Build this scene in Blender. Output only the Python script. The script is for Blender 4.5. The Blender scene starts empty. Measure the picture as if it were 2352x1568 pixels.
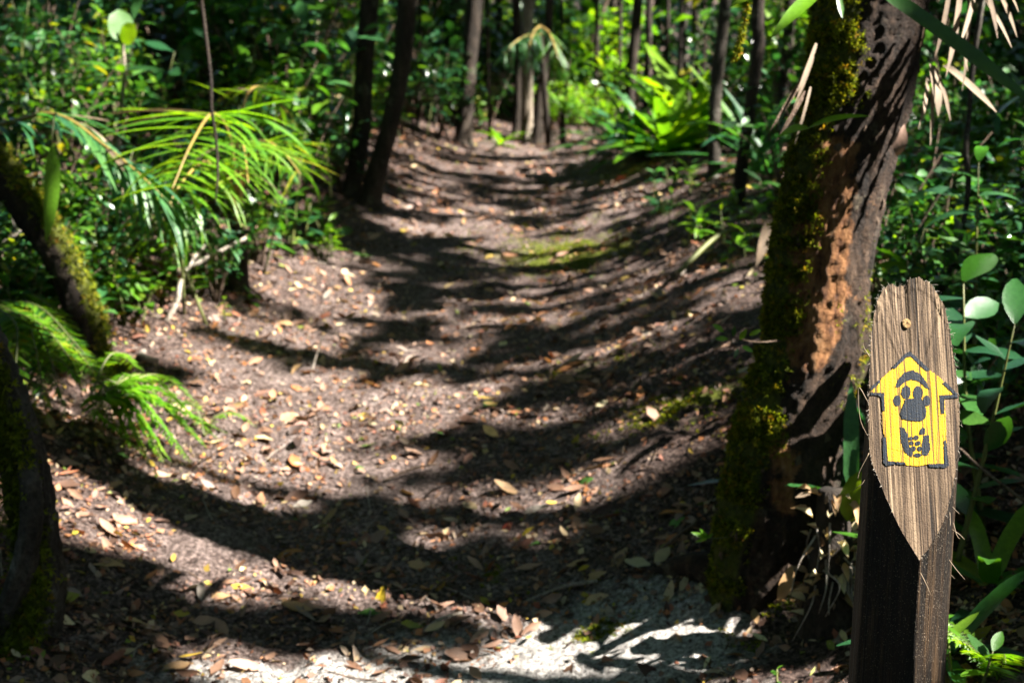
import bpy, math, random
import numpy as np
from mathutils import Matrix, Vector

random.seed(11)
rng = np.random.default_rng(11)
R = math.radians
scene = bpy.context.scene
COL = scene.collection

# ------------------------------------------------------------------ camera
CAM = np.array([0.0, 0.0, 1.55])
PITCH = R(10.0)
LENS = 50.0
F = 2352 * LENS / 36.0                      # photo measured on a 2352 x 1568 grid
cd = bpy.data.cameras.new('camera')
cd.lens = LENS
cd.sensor_width = 36.0
cd.clip_start = 0.05
cd.clip_end = 400.0
cd.dof.use_dof = True
cd.dof.focus_distance = 2.06
cd.dof.aperture_fstop = 6.0
cd.dof.aperture_blades = 0
cam = bpy.data.objects.new('camera', cd)
COL.objects.link(cam)
cam.location = CAM
cam.rotation_euler = (R(90) - PITCH, 0, 0)
scene.camera = cam

# ------------------------------------------------------------------ sky, sun, exposure
SUN_EL, SUN_AZ = R(45), R(75)               # azimuth: from behind the camera round to the right
SUN = np.array([math.cos(SUN_EL) * math.sin(SUN_AZ), -math.cos(SUN_EL) * math.cos(SUN_AZ), math.sin(SUN_EL)])
w = bpy.data.worlds.new('World')
scene.world = w
w.use_nodes = True
nt = w.node_tree
bg = nt.nodes['Background']
sky = nt.nodes.new('ShaderNodeTexSky')
sky.sky_type = 'NISHITA'
sky.sun_disc = False
sky.sun_elevation = SUN_EL
sky.sun_rotation = math.atan2(SUN[0], SUN[1])
nt.links.new(sky.outputs[0], bg.inputs['Color'])
bg.inputs['Strength'].default_value = 0.05
sl = bpy.data.lights.new('sun', 'SUN')
sl.energy = 5.0
sl.angle = R(0.53)
sl.color = (1.0, 0.95, 0.86)
so = bpy.data.objects.new('sun', sl)
COL.objects.link(so)
so.rotation_euler = Vector(SUN).to_track_quat('Z', 'Y').to_euler()
so.location = (6, -2, 14)
vs = scene.view_settings
vs.view_transform = 'Standard'
vs.look = 'None'
vs.gamma = 1.0
vs.use_curve_mapping = False
vs.exposure = 2.75
cy = scene.cycles
cy.max_bounces = 6
cy.diffuse_bounces = 3
cy.glossy_bounces = 2
cy.transmission_bounces = 3
cy.transparent_max_bounces = 4
cy.caustics_reflective = False
cy.caustics_refractive = False
cy.use_denoising = True
cy.sample_clamp_indirect = 6.0

# ------------------------------------------------------------------ noise and terrain
def hash2(ix, iy, seed):
    n = np.sin(ix * 127.1 + iy * 311.7 + seed * 74.7) * 43758.5453
    return n - np.floor(n)

def vnoise(x, y, seed=0):
    x = np.asarray(x, float); y = np.asarray(y, float)
    ix = np.floor(x); iy = np.floor(y)
    fx = x - ix; fy = y - iy
    fx = fx * fx * (3 - 2 * fx); fy = fy * fy * (3 - 2 * fy)
    a = hash2(ix, iy, seed); b = hash2(ix + 1, iy, seed)
    c = hash2(ix, iy + 1, seed); d = hash2(ix + 1, iy + 1, seed)
    return (a * (1 - fx) + b * fx) * (1 - fy) + (c * (1 - fx) + d * fx) * fy

def fbm(x, y, seed=0, oct=4):
    s = 0.0; amp = 0.5; f = 1.0
    for k in range(oct):
        s = s + amp * vnoise(np.asarray(x) * f, np.asarray(y) * f, seed + k * 13)
        amp *= 0.5; f *= 2.03
    return s

def smooth_table(pts):
    xs = np.linspace(pts[0][0], pts[-1][0], 1200)
    v = np.interp(xs, [p[0] for p in pts], [p[1] for p in pts])
    k = np.hanning(41); k /= k.sum()
    vp = np.pad(v, 20, mode='edge')
    return xs, np.convolve(vp, k, mode='valid')

ZT = smooth_table([(-14, -0.6), (0, -0.12), (2.2, 0.03), (3.4, 0.17), (5, 0.48), (8, 0.85), (12, 1.10), (14, 1.14), (18, 1.15), (25, 1.3), (34, 2.2), (50, 7.5), (80, 22)])
XC = smooth_table([(-14, -0.5), (0, -0.42), (3.2, -0.30), (5, -0.30), (7, 0.0), (9, 0.08), (12, 0.26), (14, 0.9), (18, 3.4), (80, 8)])
HW = smooth_table([(-14, 0.7), (0, 0.7), (3.2, 0.72), (5, 0.95), (7, 0.98), (9, 0.80), (12, 0.62), (14, 0.55), (80, 0.5)])

def tab(t, y):
    return np.interp(y, t[0], t[1])

def sstep(a, b, x):
    t = np.clip((x - a) / (b - a), 0, 1)
    return t * t * (3 - 2 * t)

def ground_z(x, y):
    x = np.asarray(x, float); y = np.asarray(y, float)
    z = tab(ZT, y)
    s = (x - tab(XC, y)); hw = tab(HW, y)
    q = np.abs(s) / hw
    near = sstep(13, 9, y)
    z = z + 0.06 * np.minimum(q, 1.0) ** 2
    over = np.maximum(np.abs(s) - hw, 0)
    lb = 0.30 * sstep(0.55, 1.9, -s) + 0.05 * over
    rb = (0.15 + 0.14 * near) * sstep(0.12, 1.55, s) + 0.05 * over
    z = z + np.where(s < 0, lb, rb)
    z = z - 0.13 * np.exp(-((x - .66) / .42) ** 2 - ((y - 3.25) / .45) ** 2)
    z = z + 0.09 * (fbm(x * 0.9, y * 0.9, 3, 3) - 0.45) + 0.06 * (fbm(x * 2.2, y * 3.4, 8, 3) - 0.45)
    return z

FWD = np.array([0, math.cos(PITCH), -math.sin(PITCH)])
UPV = np.array([0, math.sin(PITCH), math.cos(PITCH)])
RGT = np.array([1.0, 0, 0])

def ray(px, py):
    return RGT * ((px - 1176) / F) + UPV * ((784 - py) / F) + FWD

def P(px, py, Y):
    d = ray(px, py)
    return CAM + d * (Y / d[1])

def G(px, py, dmax=30):
    d = ray(px, py)
    ts = np.linspace(1.2, dmax, 3000)
    pts = CAM[None] + ts[:, None] * d[None]
    below = pts[:, 2] < ground_z(pts[:, 0], pts[:, 1])
    if not below.any():
        p = P(px, py, 12.0)
        p[2] = float(ground_z(p[0], p[1]))
        return p
    p = pts[np.argmax(below)].copy()
    p[2] = float(ground_z(p[0], p[1]))
    return p

def PG(px, Y):                               # ground below image column px at distance Y
    p = P(px, 400, Y)
    p[2] = float(ground_z(p[0], p[1]))
    return p

def pxm(n, Y):                               # n photo pixels at distance Y, in metres
    return n * Y / F

# ------------------------------------------------------------------ materials
def new_mat(name):
    m = bpy.data.materials.new(name)
    m.use_nodes = True
    n = m.node_tree.nodes
    n.clear()
    out = n.new('ShaderNodeOutputMaterial')
    return m, m.node_tree, n, out

def N(nt, kind, **kw):
    nd = nt.nodes.new('ShaderNode' + kind)
    for k, v in kw.items():
        if hasattr(nd, k) and k not in nd.inputs:
            setattr(nd, k, v)
        else:
            nd.inputs[k].default_value = v
    return nd

def ramp(nt, fac, stops, interp='LINEAR'):
    r = nt.nodes.new('ShaderNodeValToRGB')
    r.color_ramp.interpolation = interp
    e = r.color_ramp.elements
    while len(e) < len(stops):
        e.new(0.5)
    for i, (p, c) in enumerate(stops):
        e[i].position = p
        e[i].color = (c[0], c[1], c[2], 1) if not isinstance(c, (int, float)) else (c, c, c, 1)
    nt.links.new(fac, r.inputs['Fac'])
    return r.outputs['Color']

def math_node(nt, op, a, b=None, clamp=False):
    m = nt.nodes.new('ShaderNodeMath')
    m.operation = op
    m.use_clamp = clamp
    for i, v in enumerate((a, b)):
        if v is None: continue
        if isinstance(v, (int, float)): m.inputs[i].default_value = v
        else: nt.links.new(v, m.inputs[i])
    return m.outputs[0]

def mixc(nt, fac, a, b, mode='MIX'):
    m = nt.nodes.new('ShaderNodeMix')
    m.data_type = 'RGBA'
    m.blend_type = mode
    for idx, v in ((0, fac), (6, a), (7, b)):
        if isinstance(v, (int, float)): m.inputs[idx].default_value = v
        elif isinstance(v, tuple): m.inputs[idx].default_value = (*v, 1)
        else: nt.links.new(v, m.inputs[idx])
    return m.outputs[2]

def noise(nt, scale, detail=4, rough=0.55, vec=None, dist=0.0):
    n = N(nt, 'TexNoise', Scale=scale, Detail=detail, Roughness=rough, Distortion=dist)
    if vec is not None: nt.links.new(vec, n.inputs['Vector'])
    return n.outputs['Fac']

def attr(nt, name):
    a = nt.nodes.new('ShaderNodeAttribute')
    a.attribute_name = name
    return a

def texco(nt, out='Object', scale=None, rot=None):
    t = nt.nodes.new('ShaderNodeTexCoord').outputs[out]
    if scale is None and rot is None: return t
    m = nt.nodes.new('ShaderNodeMapping')
    if scale: m.inputs['Scale'].default_value = scale
    if rot: m.inputs['Rotation'].default_value = rot
    nt.links.new(t, m.inputs['Vector'])
    return m.outputs[0]

def bump(nt, h, strength, dist=0.01):
    b = N(nt, 'Bump', Strength=strength, Distance=dist)
    nt.links.new(h, b.inputs['Height'])
    return b.outputs['Normal']

def tint_fac(nt):
    a = attr(nt, 'tint').outputs['Fac']
    o = nt.nodes.new('ShaderNodeObjectInfo').outputs['Random']
    s = math_node(nt, 'ADD', a, o)
    return math_node(nt, 'FRACT', s)

def leaf_mat(name, stops, trans=0.4, tcol=(2.2, 1.9, 0.5), rough=0.38, spec=0.5, blotch=True):
    m, nt, n, out = new_mat(name)
    col = ramp(nt, tint_fac(nt), stops)
    co = texco(nt)
    if blotch:
        nz = noise(nt, 22, 3, 0.6, co)
        k = ramp(nt, nz, [(0.3, (0.7, 0.72, 0.7)), (0.7, (1.15, 1.12, 1.0))])
        col = mixc(nt, 1.0, col, k, 'MULTIPLY')
    b = N(nt, 'BsdfPrincipled', Roughness=rough)
    b.inputs['Specular IOR Level'].default_value = spec
    nt.links.new(col, b.inputs['Base Color'])
    nt.links.new(bump(nt, noise(nt, 60, 2, 0.5, co), 0.25, 0.004), b.inputs['Normal'])
    if trans > 0:
        t = nt.nodes.new('ShaderNodeBsdfTranslucent')
        nt.links.new(mixc(nt, 1.0, col, tcol, 'MULTIPLY'), t.inputs['Color'])
        mx = N(nt, 'MixShader', Fac=trans)
        nt.links.new(b.outputs[0], mx.inputs[1])
        nt.links.new(t.outputs[0], mx.inputs[2])
        nt.links.new(mx.outputs[0], out.inputs['Surface'])
    else:
        nt.links.new(b.outputs[0], out.inputs['Surface'])
    return m

GREEN = [(0.0, (0.016, 0.060, 0.016)), (0.25, (0.030, 0.105, 0.012)), (0.5, (0.050, 0.150, 0.012)), (0.75, (0.085, 0.20, 0.012)), (0.92, (0.12, 0.22, 0.02)), (1.0, (0.22, 0.20, 0.02))]
DEEP = [(0.0, (0.008, 0.040, 0.016)), (0.4, (0.014, 0.062, 0.024)), (0.8, (0.024, 0.090, 0.020)), (1.0, (0.05, 0.12, 0.015))]
LIME = [(0.0, (0.060, 0.185, 0.012)), (0.5, (0.095, 0.24, 0.010)), (1.0, (0.15, 0.28, 0.015))]
TEAL = [(0.0, (0.018, 0.085, 0.040)), (0.5, (0.035, 0.13, 0.040)), (1.0, (0.07, 0.17, 0.03))]
M = {}
M['leaf'] = leaf_mat('leaf_green', GREEN, 0.42)
M['deep'] = leaf_mat('leaf_deep_green', DEEP, 0.25, rough=0.3, spec=0.6)
M['lime'] = leaf_mat('leaf_lime', LIME, 0.48)
M['teal'] = leaf_mat('leaf_blue_green', TEAL, 0.36, tcol=(1.8, 1.9, 0.7), rough=0.45)
M['canopy'] = leaf_mat('leaf_canopy', GREEN, 0.25, tcol=(1.6, 1.5, 0.4), blotch=False)
M['straw'] = leaf_mat('dry_strap_straw', [(0, (0.09, 0.06, 0.042)), (0.5, (0.17, 0.125, 0.09)), (1, (0.25, 0.195, 0.15))], 0.2, tcol=(1.2, 1.0, 0.8), rough=0.7, spec=0.2)
M['moss'] = leaf_mat('moss_green', [(0, (0.035, 0.042, 0.006)), (0.4, (0.10, 0.125, 0.010)), (0.75, (0.20, 0.24, 0.016)), (0.93, (0.25, 0.23, 0.02)), (1, (0.24, 0.12, 0.02))], 0.4, tcol=(1.6, 1.6, 0.5), rough=0.8, spec=0.1, blotch=False)
LITTER = [(0.0, (0.026, 0.014, 0.011)), (0.16, (0.062, 0.032, 0.023)), (0.34, (0.14, 0.075, 0.050)), (0.50, (0.22, 0.125, 0.088)), (0.62, (0.30, 0.19, 0.145)), (0.70, (0.32, 0.135, 0.055)), (0.76, (0.20, 0.070, 0.045)), (0.86, (0.23, 0.175, 0.16)), (0.94, (0.44, 0.33, 0.20)), (0.97, (0.42, 0.28, 0.03)), (1.0, (0.09, 0.17, 0.03))]
M['litter'] = leaf_mat('dead_leaf_mix', LITTER, 0.12, tcol=(1.3, 1.0, 0.6), rough=0.6, spec=0.3)
def flat_leaf(name, c, trans=0.15, rough=0.55):
    d = tuple(v * 0.65 for v in c); e = tuple(min(1, v * 1.25) for v in c)
    return leaf_mat(name, [(0, d), (0.5, c), (1, e)], trans, tcol=(1.3, 1.1, 0.6), rough=rough, spec=0.35)
M['tan'] = flat_leaf('dead_leaf_tan', (0.34, 0.21, 0.11))
M['pinkish'] = flat_leaf('dead_leaf_pinkish', (0.33, 0.20, 0.155))
M['brown'] = flat_leaf('dead_leaf_brown', (0.11, 0.055, 0.032))
M['orange'] = flat_leaf('dead_leaf_orange', (0.42, 0.18, 0.05))
M['cream'] = flat_leaf('dead_leaf_cream', (0.55, 0.46, 0.30))
M['grey'] = flat_leaf('dead_leaf_grey', (0.24, 0.21, 0.19))
M['yellow'] = flat_leaf('dead_leaf_yellow', (0.52, 0.37, 0.03))
M['red'] = flat_leaf('dead_leaf_red', (0.42, 0.075, 0.04))
M['freshgreen'] = flat_leaf('fallen_leaf_green', (0.10, 0.24, 0.05), 0.25)

def ground_mat():
    m, nt, n, out = new_mat('forest_soil')
    co = texco(nt)
    big = noise(nt, 1.6, 5, 0.6, co)
    mid = noise(nt, 11, 6, 0.65, co)
    fine = noise(nt, 75, 5, 0.7, co)
    grit = noise(nt, 240, 3, 0.7, co)
    humus = ramp(nt, fine, [(0.36, (0.012, 0.008, 0.007)), (0.5, (0.050, 0.032, 0.027)), (0.64, (0.19, 0.13, 0.11))])
    sand = ramp(nt, fine, [(0.34, (0.045, 0.029, 0.023)), (0.48, (0.155, 0.115, 0.104)), (0.66, (0.40, 0.32, 0.295))])
    white = ramp(nt, fine, [(0.34, (0.05, 0.043, 0.040)), (0.47, (0.28, 0.26, 0.245)), (0.65, (0.60, 0.57, 0.54))])
    mossc = ramp(nt, fine, [(0.3, (0.03, 0.036, 0.006)), (0.6, (0.11, 0.13, 0.014)), (0.8, (0.20, 0.20, 0.03))])
    k = math_node(nt, 'ADD', math_node(nt, 'MULTIPLY', attr(nt, 'wear').outputs['Fac'], 0.46), math_node(nt, 'MULTIPLY', math_node(nt, 'SUBTRACT', mid, 0.5), 1.6))
    k = math_node(nt, 'ADD', k, math_node(nt, 'MULTIPLY', math_node(nt, 'SUBTRACT', big, 0.5), 1.3), True)
    col = mixc(nt, k, humus, sand)
    kw = math_node(nt, 'ADD', attr(nt, 'white').outputs['Fac'], math_node(nt, 'MULTIPLY', math_node(nt, 'SUBTRACT', mid, 0.52), 2.2))
    kw = math_node(nt, 'MULTIPLY', math_node(nt, 'SUBTRACT', kw, 0.25), 1.7, True)
    col = mixc(nt, kw, col, white)
    km = math_node(nt, 'ADD', attr(nt, 'mossy').outputs['Fac'], math_node(nt, 'MULTIPLY', math_node(nt, 'SUBTRACT', mid, 0.5), 1.6))
    km = math_node(nt, 'MULTIPLY', math_node(nt, 'SUBTRACT', km, 0.45), 3.0, True)
    col = mixc(nt, km, col, mossc)
    sp = ramp(nt, grit, [(0.36, 0.25), (0.47, 1.0)])
    col = mixc(nt, 0.8, col, sp, 'MULTIPLY')
    b = N(nt, 'BsdfPrincipled', Roughness=0.92)
    b.inputs['Specular IOR Level'].default_value = 0.15
    nt.links.new(col, b.inputs['Base Color'])
    h = math_node(nt, 'ADD', math_node(nt, 'MULTIPLY', mid, 1.0), math_node(nt, 'ADD', math_node(nt, 'MULTIPLY', fine, 0.45), math_node(nt, 'MULTIPLY', grit, 0.15)))
    nt.links.new(bump(nt, h, 1.0, 0.045), b.inputs['Normal'])
    nt.links.new(b.outputs[0], out.inputs['Surface'])
    return m
M['soil'] = ground_mat()

def bark_mat(name, dark, mid, light, lichen=None, lich_amt=0.5, scale=14, mossy=True):
    m, nt, n, out = new_mat(name)
    co = texco(nt, 'Object', (1, 1, 0.35))
    co2 = texco(nt)
    a = noise(nt, scale, 7, 0.68, co, 0.4)
    f = noise(nt, scale * 6, 5, 0.7, co2)
    col = ramp(nt, a, [(0.3, dark), (0.5, mid), (0.72, light)])
    col = mixc(nt, 0.85, col, ramp(nt, f, [(0.33, 0.2), (0.6, 1.15)]), 'MULTIPLY')
    if lichen:
        l = noise(nt, scale * 0.7, 6, 0.7, co2)
        fac = ramp(nt, l, [(lich_amt, 0.0), (lich_amt + 0.10, 1.0)])
        col = mixc(nt, math_node(nt, 'MULTIPLY', fac, 0.75), col, lichen)
    mo = attr(nt, 'mossy').outputs['Fac']
    g = noise(nt, 60, 4, 0.7, co2)
    mc = ramp(nt, g, [(0.3, (0.018, 0.022, 0.004)), (0.6, (0.07, 0.078, 0.008)), (0.8, (0.13, 0.12, 0.015))])
    mk = math_node(nt, 'MULTIPLY', math_node(nt, 'SUBTRACT', math_node(nt, 'ADD', mo, math_node(nt, 'MULTIPLY', math_node(nt, 'SUBTRACT', a, 0.5), 1.5)), 0.4), 3.0, True)
    col = mixc(nt, mk, col, mc)
    b = N(nt, 'BsdfPrincipled', Roughness=0.85)
    b.inputs['Specular IOR Level'].default_value = 0.25
    nt.links.new(col, b.inputs['Base Color'])
    h = math_node(nt, 'ADD', a, math_node(nt, 'MULTIPLY', f, 0.5))
    nt.links.new(bump(nt, h, 0.9, 0.02), b.inputs['Normal'])
    nt.links.new(b.outputs[0], out.inputs['Surface'])
    return m, nt, b, col
M['bark'] = bark_mat('bark_dark', (0.008, 0.006, 0.005), (0.032, 0.023, 0.017), (0.085, 0.062, 0.046), (0.12, 0.115, 0.08), 0.58)[0]
M['bark_pale'] = bark_mat('bark_pale', (0.10, 0.075, 0.055), (0.26, 0.21, 0.16), (0.42, 0.37, 0.31), (0.45, 0.43, 0.38), 0.6)[0]
M['bark_grey'] = bark_mat('bark_grey_lichen', (0.012, 0.010, 0.008), (0.045, 0.036, 0.028), (0.11, 0.095, 0.08), (0.26, 0.25, 0.21), 0.57)[0]
M['twig'] = bark_mat('twig_brown', (0.05, 0.032, 0.022), (0.15, 0.10, 0.07), (0.28, 0.21, 0.16), None, scale=30)[0]
M['deadwood'] = bark_mat('dead_wood_pale', (0.18, 0.14, 0.11), (0.36, 0.31, 0.26), (0.52, 0.47, 0.41), None, scale=30)[0]
M['rachis'] = leaf_mat('rachis_ochre', [(0, (0.18, 0.13, 0.03)), (1, (0.30, 0.20, 0.05))], 0.1, rough=0.5)
M['stem_green'] = leaf_mat('stem_green', [(0, (0.06, 0.07, 0.02)), (1, (0.12, 0.13, 0.03))], 0.0, rough=0.6)

def main_bark():
    m, nt, b, col = bark_mat('bark_main_tree', (0.005, 0.0035, 0.003), (0.028, 0.016, 0.010), (0.075, 0.045, 0.028), (0.125, 0.105, 0.07), 0.585, 20)
    pa = attr(nt, 'peeled').outputs['Fac']
    co2 = texco(nt)
    nz = noise(nt, 9, 6, 0.65, co2)
    k = math_node(nt, 'MULTIPLY', math_node(nt, 'SUBTRACT', math_node(nt, 'ADD', pa, math_node(nt, 'MULTIPLY', math_node(nt, 'SUBTRACT', nz, 0.5), 2.6)), 0.52), 5.0, True)
    f = noise(nt, 40, 5, 0.7, texco(nt, 'Object', (1, 1, 0.3)))
    wood = ramp(nt, f, [(0.32, (0.025, 0.010, 0.006)), (0.44, (0.13, 0.055, 0.022)), (0.58, (0.22, 0.10, 0.038)), (0.75, (0.27, 0.165, 0.085))])
    c2 = mixc(nt, k, col, wood)
    nt.links.new(c2, b.inputs['Base Color'])
    return m
M['bark_main'] = main_bark()

# ------------------------------------------------------------------ mesh helpers
def np_mesh(name, V, Q, mat=None, tint=None, smooth=True, attrs=None):
    V = np.ascontiguousarray(np.asarray(V, np.float32).reshape(-1, 3))
    Q = np.ascontiguousarray(np.asarray(Q, np.int32).reshape(-1, 4))
    me = bpy.data.meshes.new(name)
    me.vertices.add(len(V))
    me.vertices.foreach_set('co', V.ravel())
    me.loops.add(len(Q) * 4)
    me.loops.foreach_set('vertex_index', Q.ravel())
    me.polygons.add(len(Q))
    me.polygons.foreach_set('loop_start', np.arange(0, len(Q) * 4, 4, dtype=np.int32))
    me.update(calc_edges=True)
    if smooth:
        me.polygons.foreach_set('use_smooth', np.ones(len(Q), bool))
    if tint is not None:
        a = me.attributes.new('tint', 'FLOAT', 'FACE')
        a.data.foreach_set('value', np.asarray(tint, np.float32))
    for k, v in (attrs or {}).items():
        a = me.attributes.new(k, 'FLOAT', 'POINT')
        a.data.foreach_set('value', np.asarray(v, np.float32))
    if mat: me.materials.append(mat)
    me.validate()
    return me

def tag(o, label=None, cat=None, group=None, kind=None):
    if label: o['label'] = label
    if cat: o['category'] = cat
    if group: o['group'] = group
    if kind: o['kind'] = kind
    return o

def add(name, me, parent=None, loc=None, rot=None, scale=None, mw=None):
    o = bpy.data.objects.new(name, me)
    COL.objects.link(o)
    if parent: o.parent = parent
    if mw is not None: o.matrix_local = mw
    else:
        if loc is not None: o.location = loc
        if rot is not None: o.rotation_euler = rot
        if scale is not None: o.scale = (scale,) * 3 if isinstance(scale, (int, float)) else scale
    return o

def root(name, loc, label, cat, group=None):
    o = bpy.data.objects.new(name, None)
    o.empty_display_size = 0.1
    COL.objects.link(o)
    o.location = loc
    return tag(o, label, cat, group)

def catmull(pts, n):
    pts = np.asarray(pts, float)
    if len(pts) < 3:
        t = np.linspace(0, 1, n)[:, None]
        return pts[0] * (1 - t) + pts[-1] * t
    p = np.vstack([2 * pts[0] - pts[1], pts, 2 * pts[-1] - pts[-2]])
    s = np.linspace(0, len(pts) - 1 - 1e-6, n)
    i = s.astype(int); t = (s - i)[:, None]
    p0, p1, p2, p3 = p[i], p[i + 1], p[i + 2], p[i + 3]
    return 0.5 * (2 * p1 + (p2 - p0) * t + (2 * p0 - 5 * p1 + 4 * p2 - p3) * t ** 2 + (3 * p1 - p0 - 3 * p2 + p3) * t ** 3)

def tube(pts, radii, sides=8, rings=12, rough=0.0, seed=0, nscale=8, cap=True, lump=None, fine=0.0):
    """swept tube; returns V, Q, ring array, normals"""
    C = catmull(pts, rings)
    r = catmull(np.array([[a, 0, 0] for a in radii]), rings)[:, 0] if len(radii) > 2 else np.linspace(radii[0], radii[-1], rings)
    T = np.gradient(C, axis=0)
    T /= np.linalg.norm(T, axis=1)[:, None] + 1e-9
    ref = np.array([0.0, 1.0, 0.0]) if abs(T[:, 1]).mean() < 0.8 else np.array([1.0, 0, 0])
    A = np.cross(T, ref); A /= np.linalg.norm(A, axis=1)[:, None] + 1e-9
    B = np.cross(T, A)
    th = np.linspace(0, 2 * np.pi, sides, endpoint=False)
    nrm = np.cos(th)[None, :, None] * A[:, None] + np.sin(th)[None, :, None] * B[:, None]
    rr = np.repeat(r[:, None], sides, 1)
    if rough:
        L = np.concatenate([[0], np.cumsum(np.linalg.norm(np.diff(C, axis=0), axis=1))])
        u = np.minimum(th, 2 * np.pi - th)[None] * 1.3 + 0 * L[:, None]
        n1 = fbm(np.cos(th)[None] * 1.6 + L[:, None] * nscale * 0.5 + seed * 7.3, np.sin(th)[None] * 1.6 + L[:, None] * 0.7, seed, 4) - 0.47
        n2 = fbm(np.cos(th)[None] * 4 + L[:, None] * nscale, np.sin(th)[None] * 4 + 9.1 + L[:, None] * 2.0, seed + 5, 3) - 0.44
        rr = rr * (1 + rough * (n1 * 2.0 + n2 * 1.0))
    if fine:
        L = np.concatenate([[0], np.cumsum(np.linalg.norm(np.diff(C, axis=0), axis=1))])
        cx_, sx_ = np.cos(th)[None] * r[:, None] * 60, np.sin(th)[None] * r[:, None] * 60
        f1 = fbm(cx_ + L[:, None] * 17, sx_ + L[:, None] * 23 + 4, seed + 31, 4)
        f2 = vnoise(cx_ * 2.4 + 50 - L[:, None] * 31, sx_ * 2.4 + L[:, None] * 44, seed + 77)
        rr = rr + fine * (np.abs(f1 - 0.47) * -5.0 + 0.6 + 0.8 * (f2 - .5))
    if lump is not None:
        rr = rr * lump(th[None], C[:, None, :])
    V = C[:, None] + nrm * rr[..., None]
    i = np.arange(rings - 1)[:, None] * sides; j = np.arange(sides)[None]
    j2 = (j + 1) % sides
    Q = np.stack([i + j, i + j2, i + sides + j2, i + sides + j], -1).reshape(-1, 4)
    Vf = V.reshape(-1, 3)
    if cap:
        Vf = np.vstack([Vf, C[0], C[-1]])
        c0, c1 = len(Vf) - 2, len(Vf) - 1
        k = np.arange(0, sides, 2)
        q0 = np.stack([np.full(len(k), c0), (k + 2) % sides, (k + 1) % sides, k], -1)
        o = (rings - 1) * sides
        q1 = np.stack([np.full(len(k), c1), o + k, o + (k + 1) % sides, o + (k + 2) % sides], -1)
        Q = np.vstack([Q, q0, q1])
    return Vf, Q, V, nrm

def tube_mesh(name, pts, radii, mat, sides=8, rings=12, rough=0.0, seed=0, **kw):
    V, Q, _, _ = tube(pts, radii, sides, rings, rough, seed, **kw)
    return np_mesh(name, V, Q, mat)

def join(parts):
    Vs, Qs, o = [], [], 0
    for V, Q in parts:
        Vs.append(V); Qs.append(Q + o); o += len(V)
    return np.vstack(Vs), np.vstack(Qs)

def leaf_arr(L=1.0, W=0.4, rows=5, fold=0.12, droop=0.25, shape='ellipse', wave=0.0, curl=0.0):
    """leaf blade along +Y with its base at the origin, upper side +Z"""
    t = np.linspace(0, 1, rows + 1)
    if shape == 'ellipse': w_ = np.sin(np.pi * np.clip(t * 0.94 + 0.03, 0, 1)) ** 0.8
    elif shape == 'obovate': w_ = np.sin(np.pi * np.clip(t, 0.02, 0.985) ** 1.5) ** 0.8
    elif shape == 'lance': w_ = np.sin(np.pi * np.clip(t * 0.97 + 0.02, 0, 1) ** 0.75) ** 0.9
    elif shape == 'strap': w_ = np.minimum(1, np.minimum(0.55 + t * 4, (1.02 - t) * 2.6)) ** 0.8
    elif shape == 'round': w_ = np.sqrt(np.clip(1 - (2 * t - 1) ** 2, 0.01, 1))
    w_ = w_ * W / 2
    if droop:
        ang = -droop * t * 1.6
        dy = np.cos(ang); dz = np.sin(ang)
        y = np.concatenate([[0], np.cumsum((dy[1:] + dy[:-1]) / 2)]) / rows * L
        z = np.concatenate([[0], np.cumsum((dz[1:] + dz[:-1]) / 2)]) / rows * L
    else:
        y = t * L; z = t * 0
    V = []
    for k in range(rows + 1):
        wv = wave * math.sin(k * 2.1) * W
        cz = curl * W
        V += [(-w_[k], y[k], z[k] + fold * w_[k] * 2 + wv + cz * (w_[k] / (W / 2)) ** 2), (0, y[k], z[k]), (w_[k], y[k], z[k] + fold * w_[k] * 2 - wv + cz * (w_[k] / (W / 2)) ** 2)]
    Q = []
    for k in range(rows):
        a = 3 * k
        Q += [(a, a + 1, a + 4, a + 3), (a + 1, a + 2, a + 5, a + 4)]
    return np.array(V), np.array(Q)

def rots(yaw, pitch, roll):
    cz, sz = np.cos(yaw), np.sin(yaw); cx, sx = np.cos(pitch), np.sin(pitch); cyv, syv = np.cos(roll), np.sin(roll)
    o = np.zeros_like(yaw); l = np.ones_like(yaw)
    Rz = np.stack([cz, -sz, o, sz, cz, o, o, o, l], -1).reshape(-1, 3, 3)
    Rx = np.stack([l, o, o, o, cx, -sx, o, sx, cx], -1).reshape(-1, 3, 3)
    Ry = np.stack([cyv, o, syv, o, l, o, -syv, o, cyv], -1).reshape(-1, 3, 3)
    return Rz @ Rx @ Ry

def scatter(templ, pos, Rm, size):
    V, Q = templ
    n = len(pos)
    W = np.einsum('nij,vj->nvi', Rm, V) * np.asarray(size).reshape(-1, 1, 1) + pos[:, None]
    QQ = Q[None] + (np.arange(n) * len(V))[:, None, None]
    return W.reshape(-1, 3), QQ.reshape(-1, 4)

def scatter_many(templs, pos, Rm, size, tint):
    """split instances over templates; returns V, Q, per-face tint"""
    idx = rng.integers(0, len(templs), len(pos))
    parts, tt = [], []
    for k, t in enumerate(templs):
        s = idx == k
        if not s.any(): continue
        parts.append(scatter(t, pos[s], Rm[s], size[s]))
        tt.append(np.repeat(tint[s], len(t[1])))
    V, Q = join(parts)
    return V, Q, np.concatenate(tt)

def frame_matrix(origin, ydir, up=(0, 0, 1), scale=1.0):
    y = np.asarray(ydir, float); y = y / (np.linalg.norm(y) + 1e-9)
    u = np.asarray(up, float)
    x = np.cross(y, u); x /= np.linalg.norm(x) + 1e-9
    z = np.cross(x, y)
    m = Matrix.Identity(4)
    for i in range(3):
        m[i][0], m[i][1], m[i][2], m[i][3] = x[i] * scale, y[i] * scale, z[i] * scale, origin[i]
    return m

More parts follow.
